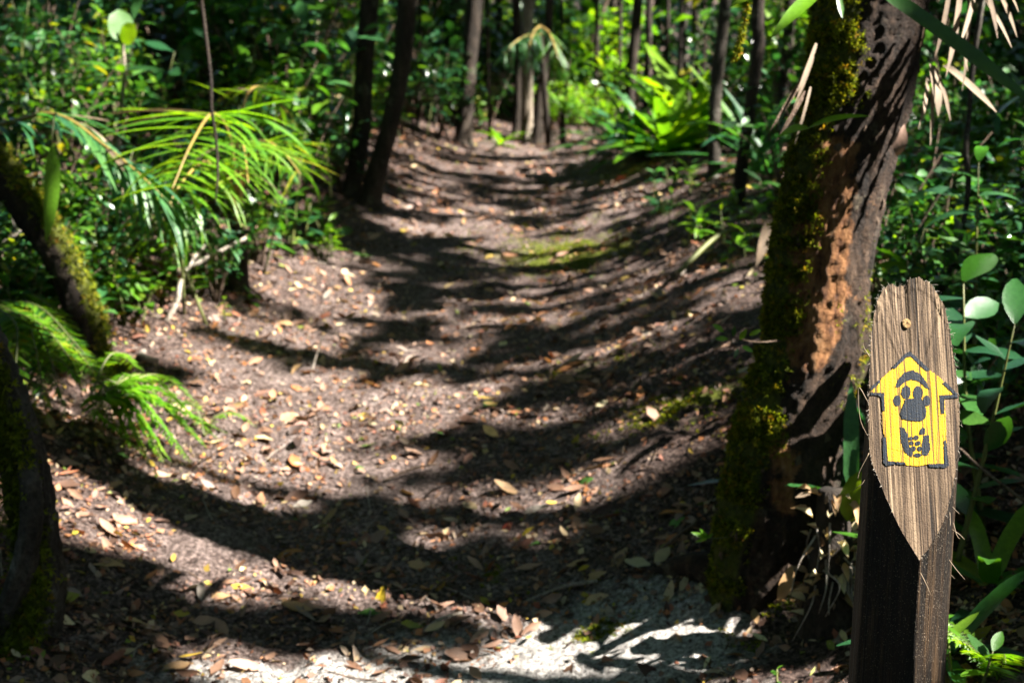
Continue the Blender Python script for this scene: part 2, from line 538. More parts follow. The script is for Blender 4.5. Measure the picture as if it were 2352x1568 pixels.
# gaps cut in the unseen crowns to let in shafts of sun: (point, radius)
WIN = []
def win(px, py, r, Y=None):
    if Y is not None:
        WIN.append((P(px, py, Y), r, True))
        return
    c = G(px, py)
    for q in range(max(1, int(r / .08))):
        o = np.array([rng.uniform(-.7, .7) * r, rng.uniform(-1, 1) * r, 0])
        WIN.append((c + o, r * rng.uniform(.5, 1.0), False, rng.uniform(.022, .06)))

# ------------------------------------------------------------------ ground
def build_ground():
    xs = np.concatenate([np.linspace(-60, -9, 30), np.linspace(-8.5, -2.6, 50), np.linspace(-2.5, 2.5, 300), np.linspace(2.6, 8.5, 50), np.linspace(9, 60, 30)])
    ys = np.concatenate([np.linspace(-14, 1.0, 24), np.linspace(1.2, 7.5, 380), np.linspace(7.56, 14, 160), np.linspace(14.3, 30, 50), np.linspace(31, 80, 30)])
    X, Y = np.meshgrid(xs, ys)
    Z = ground_z(X, Y)
    near = sstep(14, 8, Y) * sstep(-1, 1.5, Y)
    Z = Z + near * (0.045 * (fbm(X * 9, Y * 9, 21, 3) - 0.45) + 0.020 * (fbm(X * 30, Y * 30, 31, 2) - 0.4))
    nx, ny = len(xs), len(ys)
    i = np.arange(ny - 1)[:, None] * nx + np.arange(nx - 1)[None]
    Q = np.stack([i, i + 1, i + nx + 1, i + nx], -1).reshape(-1, 4)
    V = np.stack([X, Y, Z], -1).reshape(-1, 3)
    q = np.abs(X - tab(XC, Y)) / tab(HW, Y)
    wear = 1 - sstep(0.45, 1.35, q + 0.5 * (fbm(X * 2, Y * 2, 41, 3) - 0.45))
    def blob(px, py, r, sx=1.0):
        c = G(px, py)
        return np.exp(-(((X - c[0]) / (r * sx)) ** 2 + ((Y - c[1]) / r) ** 2))
    white = 1.25 * blob(1380, 1480, 0.17, 1.5) + 0.95 * blob(1540, 1500, 0.22, 0.9) + 1.1 * blob(1150, 1545, 0.12, 1.8) + 0.95 * blob(850, 1555, 0.10, 2.0) + 0.9 * blob(560, 1562, 0.09, 3.2) + 0.5 * blob(950, 1475, 0.08, 2)
    for g in [(1450, 1350, 0.1, 2), (1250, 1440, .08, 2)]:
        white = white + 0.4 * blob(*g)
    mossy = 0.95 * blob(1280, 580, 0.32, 1.0) + 0.8 * blob(1340, 600, 0.22, 1.6) + 0.8 * blob(1600, 910, 0.13, 1.6) + 0.6 * blob(1340, 850, 0.12, 1.2) + 0.5 * blob(1120, 1320, 0.10, 1.5) + 0.4 * blob(1000, 1500, 0.06, 2) + 0.5 * blob(1380, 1440, 0.05, 1.3) + 0.5 * blob(1820, 1440, .12, 1)
    me = np_mesh('ground', V, Q, M['soil'], attrs={'wear': wear.ravel(), 'white': white.ravel(), 'mossy': mossy.ravel()})
    o = add('ground', me)
    tag(o, kind='structure')
    tag(o, 'sandy brown forest floor with a trodden hollow path')
build_ground()

def fine_z(x, y):
    x = np.asarray(x, float); y = np.asarray(y, float)
    near = sstep(14, 8, y) * sstep(-1, 1.5, y)
    return ground_z(x, y) + near * (0.045 * (fbm(x * 9, y * 9, 21, 3) - 0.45) + 0.020 * (fbm(x * 30, y * 30, 31, 2) - 0.4))

def slope_rot(pos, yaw, pitch, roll):
    e = 0.04
    gx = (fine_z(pos[:, 0] + e, pos[:, 1]) - fine_z(pos[:, 0] - e, pos[:, 1])) / (2 * e)
    gy = (fine_z(pos[:, 0], pos[:, 1] + e) - fine_z(pos[:, 0], pos[:, 1] - e)) / (2 * e)
    base = rots(yaw, pitch, roll)
    z = np.stack([-gx, -gy, np.ones_like(gx)], -1)
    z /= np.linalg.norm(z, axis=1)[:, None]
    x = np.cross(np.tile([0, 1.0, 0], (len(z), 1)), z); x /= np.linalg.norm(x, axis=1)[:, None]
    y = np.cross(z, x)
    S = np.stack([x, y, z], -1)
    return S @ base

# ------------------------------------------------------------------ waymark post
def build_post():
    tip = P(2112, 1287, 1.965)
    k = 2.55
    pn = np.array([0.0, -k, 1.0]); pn /= np.linalg.norm(pn)
    def onplane(px, py, off=0.0):
        d = ray(px, py)
        t = np.dot(pn, tip - CAM) / np.dot(pn, d)
        return CAM + d * t + pn * off
    outl = [(2112, 1287), (2074, 1225), (2045, 1165), (2018, 1100), (2000, 1050), (1995, 980), (1996, 900), (1998, 830), (2002, 760), (2010, 710), (2024, 672), (2040, 652), (2062, 645), (2090, 640), (2118, 642), (2142, 656), (2163, 690), (2178, 740), (2188, 800), (2197, 860), (2203, 930), (2204, 1000), (2197, 1070), (2184, 1140), (2166, 1200), (2140, 1248)]
    ring = np.array([onplane(*p) for p in outl])
    n = 180
    ring = catmull(np.vstack([ring, ring[:1]]), n + 1)[:-1]
    cen = ring.mean(0)
    ring_y = ring.copy()
    # fibre roughness of the outline
    a = np.arange(n) / n
    rad = ring - cen
    ring = cen + rad * (1 + 0.010 * (fbm(a * 90, a * 0, 5, 2)[:, None] - 0.4))
    r0 = root('waymark_post', (cen[0] - 0.02, cen[1], float(ground_z(cen[0], cen[1]))), 'dark round wooden post with slanted pale cut bearing a yellow arrow', 'post')
    L = np.array(r0.location)
    # broken crown: jagged top of the cut
    top_z = ring[:, 2].max()
    hi = sstep(top_z - 0.075, top_z - 0.005, ring[:, 2])
    jag = (fbm(a * 70, a * 0 + 3, 9, 3) - 0.5) * 0.016
    for cx_, wd_, dp_ in ((2070, 15, -0.011), (2152, 10, -0.006), (2110, 16, 0.004)):
        xx_ = onplane(cx_, 655)[0]
        jag = jag + dp_ * np.exp(-((ring[:, 0] - xx_) / pxm(wd_, 2.1)) ** 4)
    ring[:, 2] += hi * jag * .8
    # cut face, rings towards the middle
    fr = np.linspace(1, 0.02, 46)
    V = np.concatenate([cen + (ring - cen) * f for f in fr])
    V0 = np.concatenate([cen + (ring_y - cen) * f for f in fr])
    u = V0[:, 0]; v = (V0 - cen) @ np.array([0, pn[2], -pn[1]])
    gr = fbm(u * 260 + v * 40, v * 14, 77, 3) - 0.45
    V = V + pn[None] * (gr * 0.0008)[:, None]
    rw = np.repeat(fr, n)
    edge = (rw > 0.9) & (V[:, 2] > top_z - 0.06)
    V[edge] += pn * (rng.random(edge.sum()) * 0.002)[:, None]
    Q = []
    for s in range(len(fr) - 1):
        i = np.arange(n); j = (i + 1) % n
        Q.append(np.stack([s * n + i, s * n + j, (s + 1) * n + j, (s + 1) * n + i], -1))
    Q = np.vstack(Q)
    # wood of the cut
    m, nt, nn, out = new_mat('sawn_wood')
    co = texco(nt, 'Object', (260, 2, 3.5), (0, R(-8), 0))
    co1 = texco(nt, 'Object', (70, 1, 2.0), (0, R(-8), 0))
    fi = noise(nt, 1.0, 4, 0.6, co)
    br = noise(nt, 1.0, 4, 0.6, co1)
    sp = noise(nt, 420, 2, 0.6, texco(nt))
    bl = noise(nt, 13, 4, 0.6, texco(nt))
    c = ramp(nt, fi, [(0.34, (0.014, 0.009, 0.006)), (0.46, (0.080, 0.053, 0.032)), (0.57, (0.185, 0.130, 0.082)), (0.74, (0.37, 0.28, 0.185))])
    c = mixc(nt, 0.8, c, ramp(nt, br, [(0.32, (0.35, 0.30, 0.28)), (0.55, (0.95, 0.95, 0.95)), (0.8, (1.2, 1.15, 1.1))]), 'MULTIPLY')
    c = mixc(nt, 0.7, c, ramp(nt, bl, [(0.35, (0.55, 0.50, 0.48)), (0.65, (1.15, 1.12, 1.1))]), 'MULTIPLY')
    c = mixc(nt, 0.5, c, ramp(nt, sp, [(0.36, 0.25), (0.48, 1.0)]), 'MULTIPLY')
    b = N(nt, 'BsdfPrincipled', Roughness=0.8)
    b.inputs['Specular IOR Level'].default_value = 0.25
    nt.links.new(c, b.inputs['Base Color'])
    h = math_node(nt, 'ADD', fi, math_node(nt, 'MULTIPLY', sp, 0.4))
    nt.links.new(bump(nt, h, 0.9, 0.0022), b.inputs['Normal'])
    nt.links.new(b.outputs[0], out.inputs['Surface'])
    M['sawn'] = m
    o = add('cut_face', np_mesh('cut_face', V - L, Q, m), r0)
    o['label'] = 'pale slanted sawn face with coarse grain and broken top'
    # shaft: extrude the outline down along the lean
    zb = L[2] - 0.25
    rows = 90
    Vs = []
    for s in range(rows + 1):
        f = s / rows
        z = ring[:, 2] * (1 - f) + zb * f
        drop = ring[:, 2] - z
        lean = -0.014 * drop
        flare = 1 + 0.10 * np.clip(drop, 0, 0.6)
        rad = (ring[:, :2] - cen[:2])
        fl = 1 + 0.075 * (fbm(a * 58, z * 1.1, 15, 3) - 0.45) * min(1, f * 14) + 0.04 * (fbm(a * 9, z * 2.2, 19, 3) - 0.45) * min(1, f * 14)
        xy = cen[:2] + rad * (fl * flare)[:, None]
        Vs.append(np.stack([xy[:, 0] + lean, xy[:, 1], z], -1))
    Vs = np.concatenate(Vs)
    Qs = []
    for s in range(rows):
        i = np.arange(n); j = (i + 1) % n
        Qs.append(np.stack([s * n + j, s * n + i, (s + 1) * n + i, (s + 1) * n + j], -1))
    m2, nt, nn, out = new_mat('wet_post_side')
    co = texco(nt, 'Object', (95, 95, 3))
    fi = noise(nt, 1.0, 6, 0.7, co)
    sp = noise(nt, 500, 2, 0.6, texco(nt))
    bl = noise(nt, 9, 4, 0.6, texco(nt, 'Object', (3, 3, 0.6)))
    c = ramp(nt, fi, [(0.40, (0.002, 0.0016, 0.0013)), (0.53, (0.014, 0.008, 0.0045)), (0.64, (0.060, 0.035, 0.017)), (0.78, (0.20, 0.14, 0.08))])
    c = mixc(nt, 0.85, c, ramp(nt, bl, [(0.3, 0.28), (0.7, 1.25)]), 'MULTIPLY')
    c = mixc(nt, ramp(nt, sp, [(0.64, 0.0), (0.70, 0.6)]), c, (0.34, 0.27, 0.19))
    b = N(nt, 'BsdfPrincipled', Roughness=0.5)
    b.inputs['Specular IOR Level'].default_value = 0.35
    nt.links.new(c, b.inputs['Base Color'])
    h = math_node(nt, 'ADD', fi, math_node(nt, 'MULTIPLY', sp, 0.25))
    nt.links.new(bump(nt, h, 1.0, 0.006), b.inputs['Normal'])
    nt.links.new(b.outputs[0], out.inputs['Surface'])
    o = add('shaft', np_mesh('shaft', Vs - L, np.vstack(Qs), m2), r0)
    o['label'] = 'nearly black wet fibrous shaft of the post'

    # paint ------------------------------------------------------------
    def crop(u_, v_, off):
        sx = 3200 + u_ / 3.136; sy = 1280 + v_ / 3.136
        return onplane(sx * 2352 / 3826, sy * 2352 / 3826, off)
    def paint_mat(name, base, dark, wear):
        m, nt, nn, out = new_mat(name)
        co = texco(nt, 'Object', (260, 2, 3.5), (0, R(-8), 0))
        fi = noise(nt, 1.0, 4, 0.6, co)
        sp = noise(nt, 480, 2, 0.6, texco(nt))
        c = mixc(nt, ramp(nt, fi, [(wear, 1.0), (wear + 0.06, 0.0)]), base, dark)
        c = mixc(nt, ramp(nt, sp, [(0.34, 0.75), (0.42, 0.0)]), c, dark)
        bl = noise(nt, 25, 4, 0.6, texco(nt))
        c = mixc(nt, 0.5, c, ramp(nt, bl, [(0.3, (0.7, 0.68, 0.6)), (0.6, (1.05, 1.05, 1.05))]), 'MULTIPLY')
        b = N(nt, 'BsdfPrincipled', Roughness=0.6)
        b.inputs['Specular IOR Level'].default_value = 0.22
        nt.links.new(c, b.inputs['Base Color'])
        h = math_node(nt, 'ADD', fi, math_node(nt, 'MULTIPLY', sp, 0.4))
        nt.links.new(bump(nt, h, 0.9, 0.0018), b.inputs['Normal'])
        nt.links.new(b.outputs[0], out.inputs['Surface'])
        return m
    my = paint_mat('yellow_paint', (0.49, 0.268, 0.002), (0.085, 0.05, 0.012), 0.43)
    mb = paint_mat('blue_black_paint', (0.003, 0.008, 0.017), (0.03, 0.022, 0.010), 0.34)
    import bmesh
    def patch(name, poly, off, mat, parent, jit=3.5):
        pts = []
        for i in range(len(poly)):
            p, q = np.array(poly[i], float), np.array(poly[(i + 1) % len(poly)], float)
            kk = max(1, int(np.linalg.norm(q - p) / 9))
            for s in range(kk):
                pt = p + (q - p) * s / kk
                pts.append(pt + rng.normal(0, jit, 2) * (1.0 if s else 0.4))
        bm = bmesh.new()
        vsx = [bm.verts.new(Vector(crop(x, y, off) - L)) for x, y in pts]
        vsd = [bm.verts.new(Vector(crop(x, y, off - 0.0012) - L)) for x, y in pts]
        bm.faces.new(vsx)
        nn_ = len(vsx)
        for i in range(nn_):
            bm.faces.new((vsx[i], vsd[i], vsd[(i + 1) % nn_], vsx[(i + 1) % nn_]))
        bmesh.ops.triangulate(bm, faces=[f for f in bm.faces if len(f.verts) > 4])
        bmesh.ops.recalc_face_normals(bm, faces=bm.faces)
        me = bpy.data.meshes.new(name)
        bm.to_mesh(me); bm.free()
        me.materials.append(mat)
        o_ = add(name, me, parent)
        return o_
    def ell(cx, cy_, rx, ry, rot=0, kk=16):
        return [(cx + rx * math.cos(t) * math.cos(rot) - ry * math.sin(t) * math.sin(rot), cy_ + rx * math.cos(t) * math.sin(rot) + ry * math.sin(t) * math.cos(rot)) for t in [2 * math.pi * i / kk for i in range(kk)]]
    arrow = [(617, 150), (660, 180), (840, 315), (960, 390), (1020, 460), (1135, 590), (1120, 612), (978, 630), (1028, 660), (1045, 860), (1052, 1140), (1032, 1418), (835, 1425), (700, 1445), (575, 1430), (565, 1400), (362, 1392), (345, 1140), (300, 1000), (290, 830), (322, 790), (315, 595), (168, 585), (166, 560), (270, 440), (415, 310), (540, 210)]
    ar = patch('painted_arrow', arrow, 0.0009, my, r0, 4)
    ar['label'] = 'yellow painted house-shaped arrow with dark outline and paw print'
    T = 0.0014
    outline = [
        [(415, 290), (590, 112), (630, 108), (860, 318), (815, 335), (640, 168), (590, 165), (445, 310)],
        [(165, 525), (262, 438), (278, 468), (185, 550), (160, 548)],
        [(163, 588), (322, 588), (330, 800), (302, 795), (285, 645), (255, 618), (166, 614)],
        [(306, 1108), (340, 1110), (368, 1385), (450, 1392), (448, 1426), (342, 1442), (312, 1402)],
        [(462, 1394), (566, 1402), (570, 1428), (470, 1424)],
        [(828, 1422), (1026, 1416), (1022, 1150), (1046, 1135), (1080, 1440), (1035, 1464), (862, 1456)],
        [(968, 618), (1165, 606), (1192, 642), (1026, 656), (1026, 836), (988, 832)],
        [(1000, 475), (1038, 456), (1172, 590), (1180, 612), (1128, 598), (1050, 522)],
    ]
    for p in outline: patch('outline_stroke', p, T, mb, ar, 2.5)
    o = patch('arched_stroke', [(450, 532), (488, 430), (555, 350), (650, 322), (742, 362), (812, 450), (856, 548), (805, 525), (742, 462), (650, 432), (570, 455), (500, 518)], T, mb, ar)
    for e_ in (ell(578, 580, 56, 78), ell(718, 590, 58, 84), ell(474, 680, 43, 66, 0.1), ell(820, 680, 43, 64, -0.1)):
        patch('paw_toe', e_, T, mb, ar)
    patch('paw_pad', [(575, 662), (545, 735), (508, 830), (524, 888), (620, 912), (740, 922), (800, 892), (818, 800), (782, 705), (742, 640), (655, 655)], T + 0.0003, mb, ar)
    boot = [[(508, 990), (560, 1000), (596, 1070), (604, 1180), (650, 1270), (648, 1348), (565, 1280), (522, 1160)],
            [(730, 1055), (772, 985), (805, 1005), (796, 1072), (738, 1082)],
            [(792, 1085), (848, 1080), (862, 1250), (826, 1322), (765, 1318), (764, 1180)],
            ell(632, 1122, 28, 22), ell(696, 1112, 34, 26), ell(642, 1176, 30, 24, 0.5), ell(716, 1178, 36, 26, -0.3), ell(664, 1242, 30, 32), ell(736, 1242, 30, 30), ell(714, 1318, 46, 24)]
    for p in boot: patch('boot_print_lug', p, T, mb, ar)
    # knot
    kp = onplane(2082, 743)
    th = np.linspace(0, 2 * np.pi, 20, endpoint=False)
    e1 = np.array([1.0, 0, 0]); e2 = np.cross(pn, e1)
    ringk = [(0.0068, 0.0002), (0.0062, 0.0009), (0.0040, 0.0012), (0.0004, 0.0008)]
    V = np.concatenate([np.array([kp + e1 * r_ * math.cos(t) + e2 * r_ * 1.15 * math.sin(t) + pn * o_ for t in th]) for r_, o_ in ringk])
    Q = np.vstack([np.stack([s * 20 + np.arange(20), s * 20 + (np.arange(20) + 1) % 20, (s + 1) * 20 + (np.arange(20) + 1) % 20, (s + 1) * 20 + np.arange(20)], -1) for s in range(3)])
    mk = bark_mat('knot_ochre', (0.10, 0.05, 0.02), (0.34, 0.20, 0.08), (0.46, 0.30, 0.14), None, scale=60)[0]
    add('knot', np_mesh('knot', V - L, Q, mk), r0)
    # splinters along the rim
    parts = []
    for q in range(190):
        i = rng.integers(0, n)
        p0 = ring[i]
        od = np.array([ring[i, 0] - cen[0], (ring[i, 1] - cen[1]) * 0.4, 0]); od /= np.linalg.norm(od)
        ln = rng.uniform(0.002, 0.006) if q > 7 else rng.uniform(0.006, 0.013)
        d = od * rng.uniform(0.3, 1) + pn * rng.uniform(0, 0.6) + np.array([0, 0, rng.normal(0.0, 0.6)]) + rng.normal(0, 0.25, 3)
        d /= np.linalg.norm(d)
        p1 = p0 + d * ln * 0.5; p2 = p0 + d * ln + rng.normal(0, 0.25, 3) * ln
        Vt, Qt, _, _ = tube([p0 - d * 0.002, p1, p2], [0.0004, 0.0003, 0.00015], 4, 5)
        parts.append((Vt, Qt))
    V, Q = join(parts)
    o = add('splinters', np_mesh('splinters', V - L, Q, M['deadwood']), r0)
    o['kind'] = 'stuff'
    # loose fibres on the shaft
    parts = []
    for q in range(46):
        i = rng.integers(0, n)
        if ring[i, 1] > cen[1] + 0.01: continue
        zz = rng.uniform(L[2] + 0.15, ring[i, 2] - 0.01)
        lean = -0.014 * (ring[i, 2] - zz)
        p0 = np.array([cen[0] + (ring[i, 0] - cen[0]) * 1.03 + lean, cen[1] + (ring[i, 1] - cen[1]) * 1.04, zz])
        od = np.array([p0[0] - cen[0], p0[1] - cen[1], 0]); od /= np.linalg.norm(od)
        ln = rng.uniform(0.008, 0.03)
        d = np.array([rng.normal(0, 0.4), rng.normal(0, .2), -1]) + od * 0.5
        p1 = p0 + d * ln * 0.5 + rng.normal(0, .1, 3) * ln; p2 = p0 + d * ln + od * 0.003 + rng.normal(0, .2, 3) * ln
        Vt, Qt, _, _ = tube([p0 - od * 0.003, p1, p2], [0.0006, 0.0006, 0.0003], 4, 5)
        parts.append((Vt, Qt))
    for pts in ([(1994, 925), (1972, 890), (1975, 960), (1992, 1000)], [(1998, 820), (1985, 800), (1982, 788)], [(1996, 1040), (1975, 1080), (1970, 1100)]):
        Vt, Qt, _, _ = tube([P(x, y, 2.02) for x, y in pts], [0.0008, 0.0007, 0.0003], 4, 12)
        parts.append((Vt, Qt))
    V, Q = join(parts)
    o = add('loose_fibres', np_mesh('loose_fibres', V - L, Q, M['straw']), r0)
    o['kind'] = 'stuff'
    for (px, py) in ((2100, 680), (2100, 760), (2100, 900), (2090, 1050), (2110, 1180), (2115, 1270)):
        WIN.append((onplane(px, py), 0.10, True))
    WIN.append((P(2150, 1400, 1.95), 0.06, True))
    WIN.append((P(2150, 1300, 1.95), 0.06, True))
build_post()

# ------------------------------------------------------------------ main mossy tree on the right
tufts = []
for _ in range(3):
    parts = []
    for b_ in range(6):
        Vt, Qt = np.array([(0, 0, 0), (.11, .45, .02), (0, 1, -.12), (-.11, .45, .02)]), np.array([(0, 1, 2, 3)])
        Rm = rots(np.array([rng.uniform(0, 6.28)]), np.array([rng.uniform(0.3, 1.3)]), np.array([0.0]))[0]
        parts.append((Vt @ Rm.T, Qt))
    tufts.append(join(parts))

def moss_mesh(name, pos, nrm, size, hang=0.2):
    n = len(pos)
    d = nrm + rng.normal(0, 0.35, (n, 3)) - np.array([0, 0, hang])
    d /= np.linalg.norm(d, axis=1)[:, None]
    ref = np.tile([0.3, 0.2, 1.0], (n, 1)); ref[np.abs(d[:, 2]) > 0.9] = (1, 0, 0)
    x = np.cross(ref, d); x /= np.linalg.norm(x, axis=1)[:, None]
    y = np.cross(d, x)
    Rm = np.stack([x, y, d], -1)
    V, Q, t = scatter_many(tufts, pos, Rm, size, rng.beta(2.2, 2.0, n))
    return np_mesh(name, V, Q, M['moss'], t, smooth=False)

TREES = []    # crown centres
def build_main_tree():
    base = G(1715, 1462)
    Y = base[1] + 0.17
    prof = [(1698, 1640, 330), (1702, 1490, 238), (1716, 1400, 196), (1765, 1200, 236), (1806, 1000, 240), (1862, 800, 236), (1888, 600, 226), (1926, 400, 224), (1972, 200, 226), (2004, 0, 238), (2034, -220, 230), (2080, -500, 235)]
    pts = [P(x, y, Y + 0.015 * i) for i, (x, y, w_) in enumerate(prof)]
    rad = [pxm(w_ / 2, Y + 0.015 * i) for i, (x, y, w_) in enumerate(prof)]
    top = pts[-1]
    pts += [top + np.array([0.5, -0.1, 1.2]), top + np.array([1.0, -0.3, 3.0]), top + np.array([1.2, -0.4, 4.6])]
    rad += [0.11, 0.085, 0.05]
    r0 = root('mossy_tree', (pts[1][0], pts[1][1], float(ground_z(pts[1][0], pts[1][1]))), 'thick leaning tree with mossy left edge and orange peeled bark beside the post', 'tree')
    L = np.array(r0.location)
    V, Q, ringV, nrm = tube(pts, rad, 110, 430, 0.17, 4, nscale=5, fine=.008)
    P3 = ringV.reshape(-1, 3); N3 = nrm.reshape(-1, 3)
    z = P3[:, 2]
    # project to photo grid for placing the peeled patches and the moss on the bark
    rel = P3 - CAM
    dep = rel @ FWD
    u = 1176 + F * (rel @ RGT) / dep; v = 784 - F * (rel @ UPV) / dep
    front = sstep(0.0, -0.5, N3[:, 1])
    def pb(cx, cy_, rx, ry):
        return np.exp(-(((u - cx) / rx) ** 2 + ((v - cy_) / ry) ** 2)) * front
    peeled = 1.5 * pb(1868, 720, 58, 140) + 1.4 * pb(1905, 480, 56, 130) + 1.2 * pb(1885, 600, 54, 90) + .7 * pb(1800, 1100, 60, 200) + 0.6 * pb(1925, 370, 60, 60) + .5 * pb(1880, 560, 40, 60)
    cu = np.interp(v, [p[1] for p in prof[::-1]], [p[0] for p in prof[::-1]])
    left = sstep(-0.25, -0.75, N3[:, 0])
    mossy = left * 0.95 + 0.7 * sstep(300, 150, v) * front * sstep(2010, 1940, u) + 0.8 * pb(1790, 1000, 90, 70) * sstep(1830, 1760, u) + 0.45 * pb(1990, 900, 60, 200)
    mossy = np.clip(mossy, 0, 1) * (v > -400)
    pad = np.zeros(2)
    me = np_mesh('trunk', V - L, Q, M['bark_main'], attrs={'peeled': np.concatenate([peeled, pad]), 'mossy': np.concatenate([mossy, pad])})
    add('trunk', me, r0)['label'] = 'leaning dark trunk with orange peeled patches'
    # moss tufts
    nz = fbm(P3[:, 0] * 26 + P3[:, 1] * 19, z * 26, 61, 3)
    w_ = mossy ** 1.5 * (.06 + sstep(0.40, 0.56, nz)) * (N3[:, 1] < 0.35) * (z > L[2]) * (v < 1500)
    idx = rng.choice(len(P3), 24000, p=w_ / w_.sum())
    pos = P3[idx] + rng.normal(0, 0.005, (len(idx), 3)) - N3[idx] * 0.003
    o = add('moss', moss_mesh('moss', pos - L, N3[idx], rng.uniform(0.004, 0.015, len(idx)), 0.15), r0)
    o['kind'] = 'stuff'; o['label'] = 'yellow-green moss tufts along the left edge of the trunk'
    # loose bark flakes
    fm = np_mesh('bark_flake', *leaf_arr(0.05, 0.03, 3, 0.2, 0.8, 'obovate'), M['twig'])
    cand = np.where((N3[:, 1] < -0.3) & (v > 100) & (v < 1400))[0]
    for i in rng.choice(cand, 34):
        d = N3[i] * 0.5 + np.array([rng.normal(0, 0.4), 0, -1.0 if rng.random() < .7 else 0.6])
        add('bark_flake', fm, r0, mw=frame_matrix(P3[i] - N3[i] * 0.002 - L, d, N3[i], rng.uniform(0.35, 0.9)))
    # root buttresses
    for (a_, ln, rb) in ((0.1, 0.34, .05), (2.5, 0.30, .05)):
        p0 = pts[2] + np.array([math.cos(a_), math.sin(a_), 0]) * 0.03
        p1 = p0 + np.array([math.cos(a_) * 0.10, math.sin(a_) * 0.10, 0])
        p2 = p0 + np.array([math.cos(a_) * ln, math.sin(a_) * ln, 0])
        p1[2] = float(ground_z(p1[0], p1[1])) + 0.015
        p2[2] = float(ground_z(p2[0], p2[1])) - 0.04
        Vr, Qr, _, _ = tube([p0, p1, p2], [rb, rb * .8, .015], 16, 26, 0.3, 7)
        add('root', np_mesh('root', Vr - L, Qr, M['bark_main']), r0)
    TREES.append((r0, np.array([top[0] + 1.2, top[1] - 0.4, top[2] + 4.6]), 2.6, 'main'))
    # liana strand lying along the right side of the trunk
    lp = [P(2100, -60, Y + 0.14), P(2076, 100, Y + 0.13), P(2046, 250, Y + 0.12), P(2012, 400, Y + .10), P(1985, 560, Y + .04), P(1972, 700, Y + .07), P(1960, 860, Y + .06), P(1930, 1000, Y + .08), P(1895, 1150, Y + .03), P(1860, 1300, Y + .02), P(1870, 1500, Y + .04)]
    V, Q, _, _ = tube(lp, [0.026, 0.026, 0.026, 0.026, 0.025, 0.022, 0.022, 0.024, 0.026, 0.03, 0.04], 18, 160, 0.3, 14, nscale=7)
    o = add('climbing_root', np_mesh('climbing_root', V, Q, M['bark']))
    tag(o, 'grey-brown climbing root running down the right side of the mossy trunk', 'root')
    return Y
MAIN_Y = build_main_tree()

# ------------------------------------------------------------------ other trees
def tree(name, px_pts, Y, widths, label, mat='bark', group=None, height=7.5, crown_r=2.2, mossy=None, sides=14, rough=0.15, base_px=None, rings=90, dy=0.0, flare=1.8, fine=0.0):
    Ys = [Y + dy * i for i in range(len(px_pts))]
    pts = [P(x, y, q) for (x, y), q in zip(px_pts, Ys)]
    rad = [pxm(w_ / 2, q) for w_, q in zip(widths, Ys)]
    g = float(ground_z(pts[0][0], pts[0][1]))
    pts[0][2] = g - 0.05
    rad = [rad[0] * flare] + rad
    second = pts[0] * 0.75 + pts[1] * 0.25
    pts = [pts[0], second] + pts[1:]
    vis = pts[-1]
    d = pts[-1] - pts[-2]; d = d / np.linalg.norm(d)
    d[2] = max(d[2], 0.5)
    h1 = height * 0.5
    pts += [vis + d * h1 * 0.5 + rng.normal(0, 0.1, 3), vis + d * h1 + np.array([rng.normal(0, 0.25), rng.normal(0, 0.25), 0.3]), vis + d * h1 + np.array([rng.normal(0, 0.5), rng.normal(0, 0.5), height * 0.45])]
    rad += [rad[-1] * 0.9, rad[-1] * 0.7, rad[-1] * 0.3]
    r0 = root(name, (pts[0][0], pts[0][1], g), label, 'tree', group)
    L = np.array(r0.location)
    V, Q, ringV, nrm = tube(pts, rad, sides, rings, rough, int(rng.integers(0, 99)), nscale=4, fine=fine)
    at = None
    if mossy is not None:
        N3 = nrm.reshape(-1, 3)
        mk = np.clip(sstep(mossy[1], mossy[1] + 0.6, N3 @ np.array(mossy[0], float)), 0, 1)
        at = {'mossy': np.concatenate([mk, np.zeros(2)])}
        P3 = ringV.reshape(-1, 3)
        w_ = mk * (P3[:, 2] < vis[2] + 0.5)
        idx = rng.choice(len(P3), mossy[2], p=w_ / w_.sum())
        pos = P3[idx] + rng.normal(0, 0.01, (mossy[2], 3))
        o = add('moss', moss_mesh('moss', pos - L, N3[idx], rng.uniform(0.008, 0.022, mossy[2])), r0)
        o['kind'] = 'stuff'
    add('trunk', np_mesh('trunk', V - L, Q, M[mat], attrs=at), r0)
    TREES.append((r0, pts[-1], crown_r, mat))
    return r0

yl = G(70, 1440)[1]
tree('near_tree', [(62, 1520), (92, 1330), (70, 1150), (38, 1000), (2, 880), (-50, 740), (-120, 500)], yl, [190, 112, 104, 100, 90, 84, 84], 'lichen-spotted dark trunk leaning out over the path edge, low fern behind it', 'bark_grey', mossy=((-0.2, -0.75, 0.3), 0.25, 2600), height=6, sides=64, rings=260, rough=0.28, fine=.007)
r_ = root('fork_trunk', tuple(PG(20, yl + 0.10)), 'slim pale root-like stem crossing the foot of the lichen-spotted trunk', 'tree')
pp = [P(-30, 1560, yl - .03), P(10, 1420, yl - .06), P(55, 1290, yl - 0.08), P(72, 1150, yl - .06), P(50, 1020, yl - .02), P(10, 900, yl)]
V, Q, _, _ = tube(pp, [0.035, 0.03, 0.028, 0.026, 0.024, 0.02], 28, 140, 0.35, 5, fine=.004)
add('trunk', np_mesh('trunk', V - np.array(r_.location), Q, M['bark_grey']), r_)
ym = G(215, 825)[1]
tree('leaning_mossy_tree', [(222, 835), (190, 730), (140, 600), (70, 490), (0, 395), (-90, 290), (-220, 160)], ym, [84, 76, 72, 74, 76, 74, 70], 'slanting dark trunk with bright moss on its upper edge, leaning left', 'bark', mossy=((0.75, -0.25, 0.55), 0.35, 1500), height=6, sides=40, rings=220, dy=-0.03, fine=.005)
yp = G(830, 455)[1]
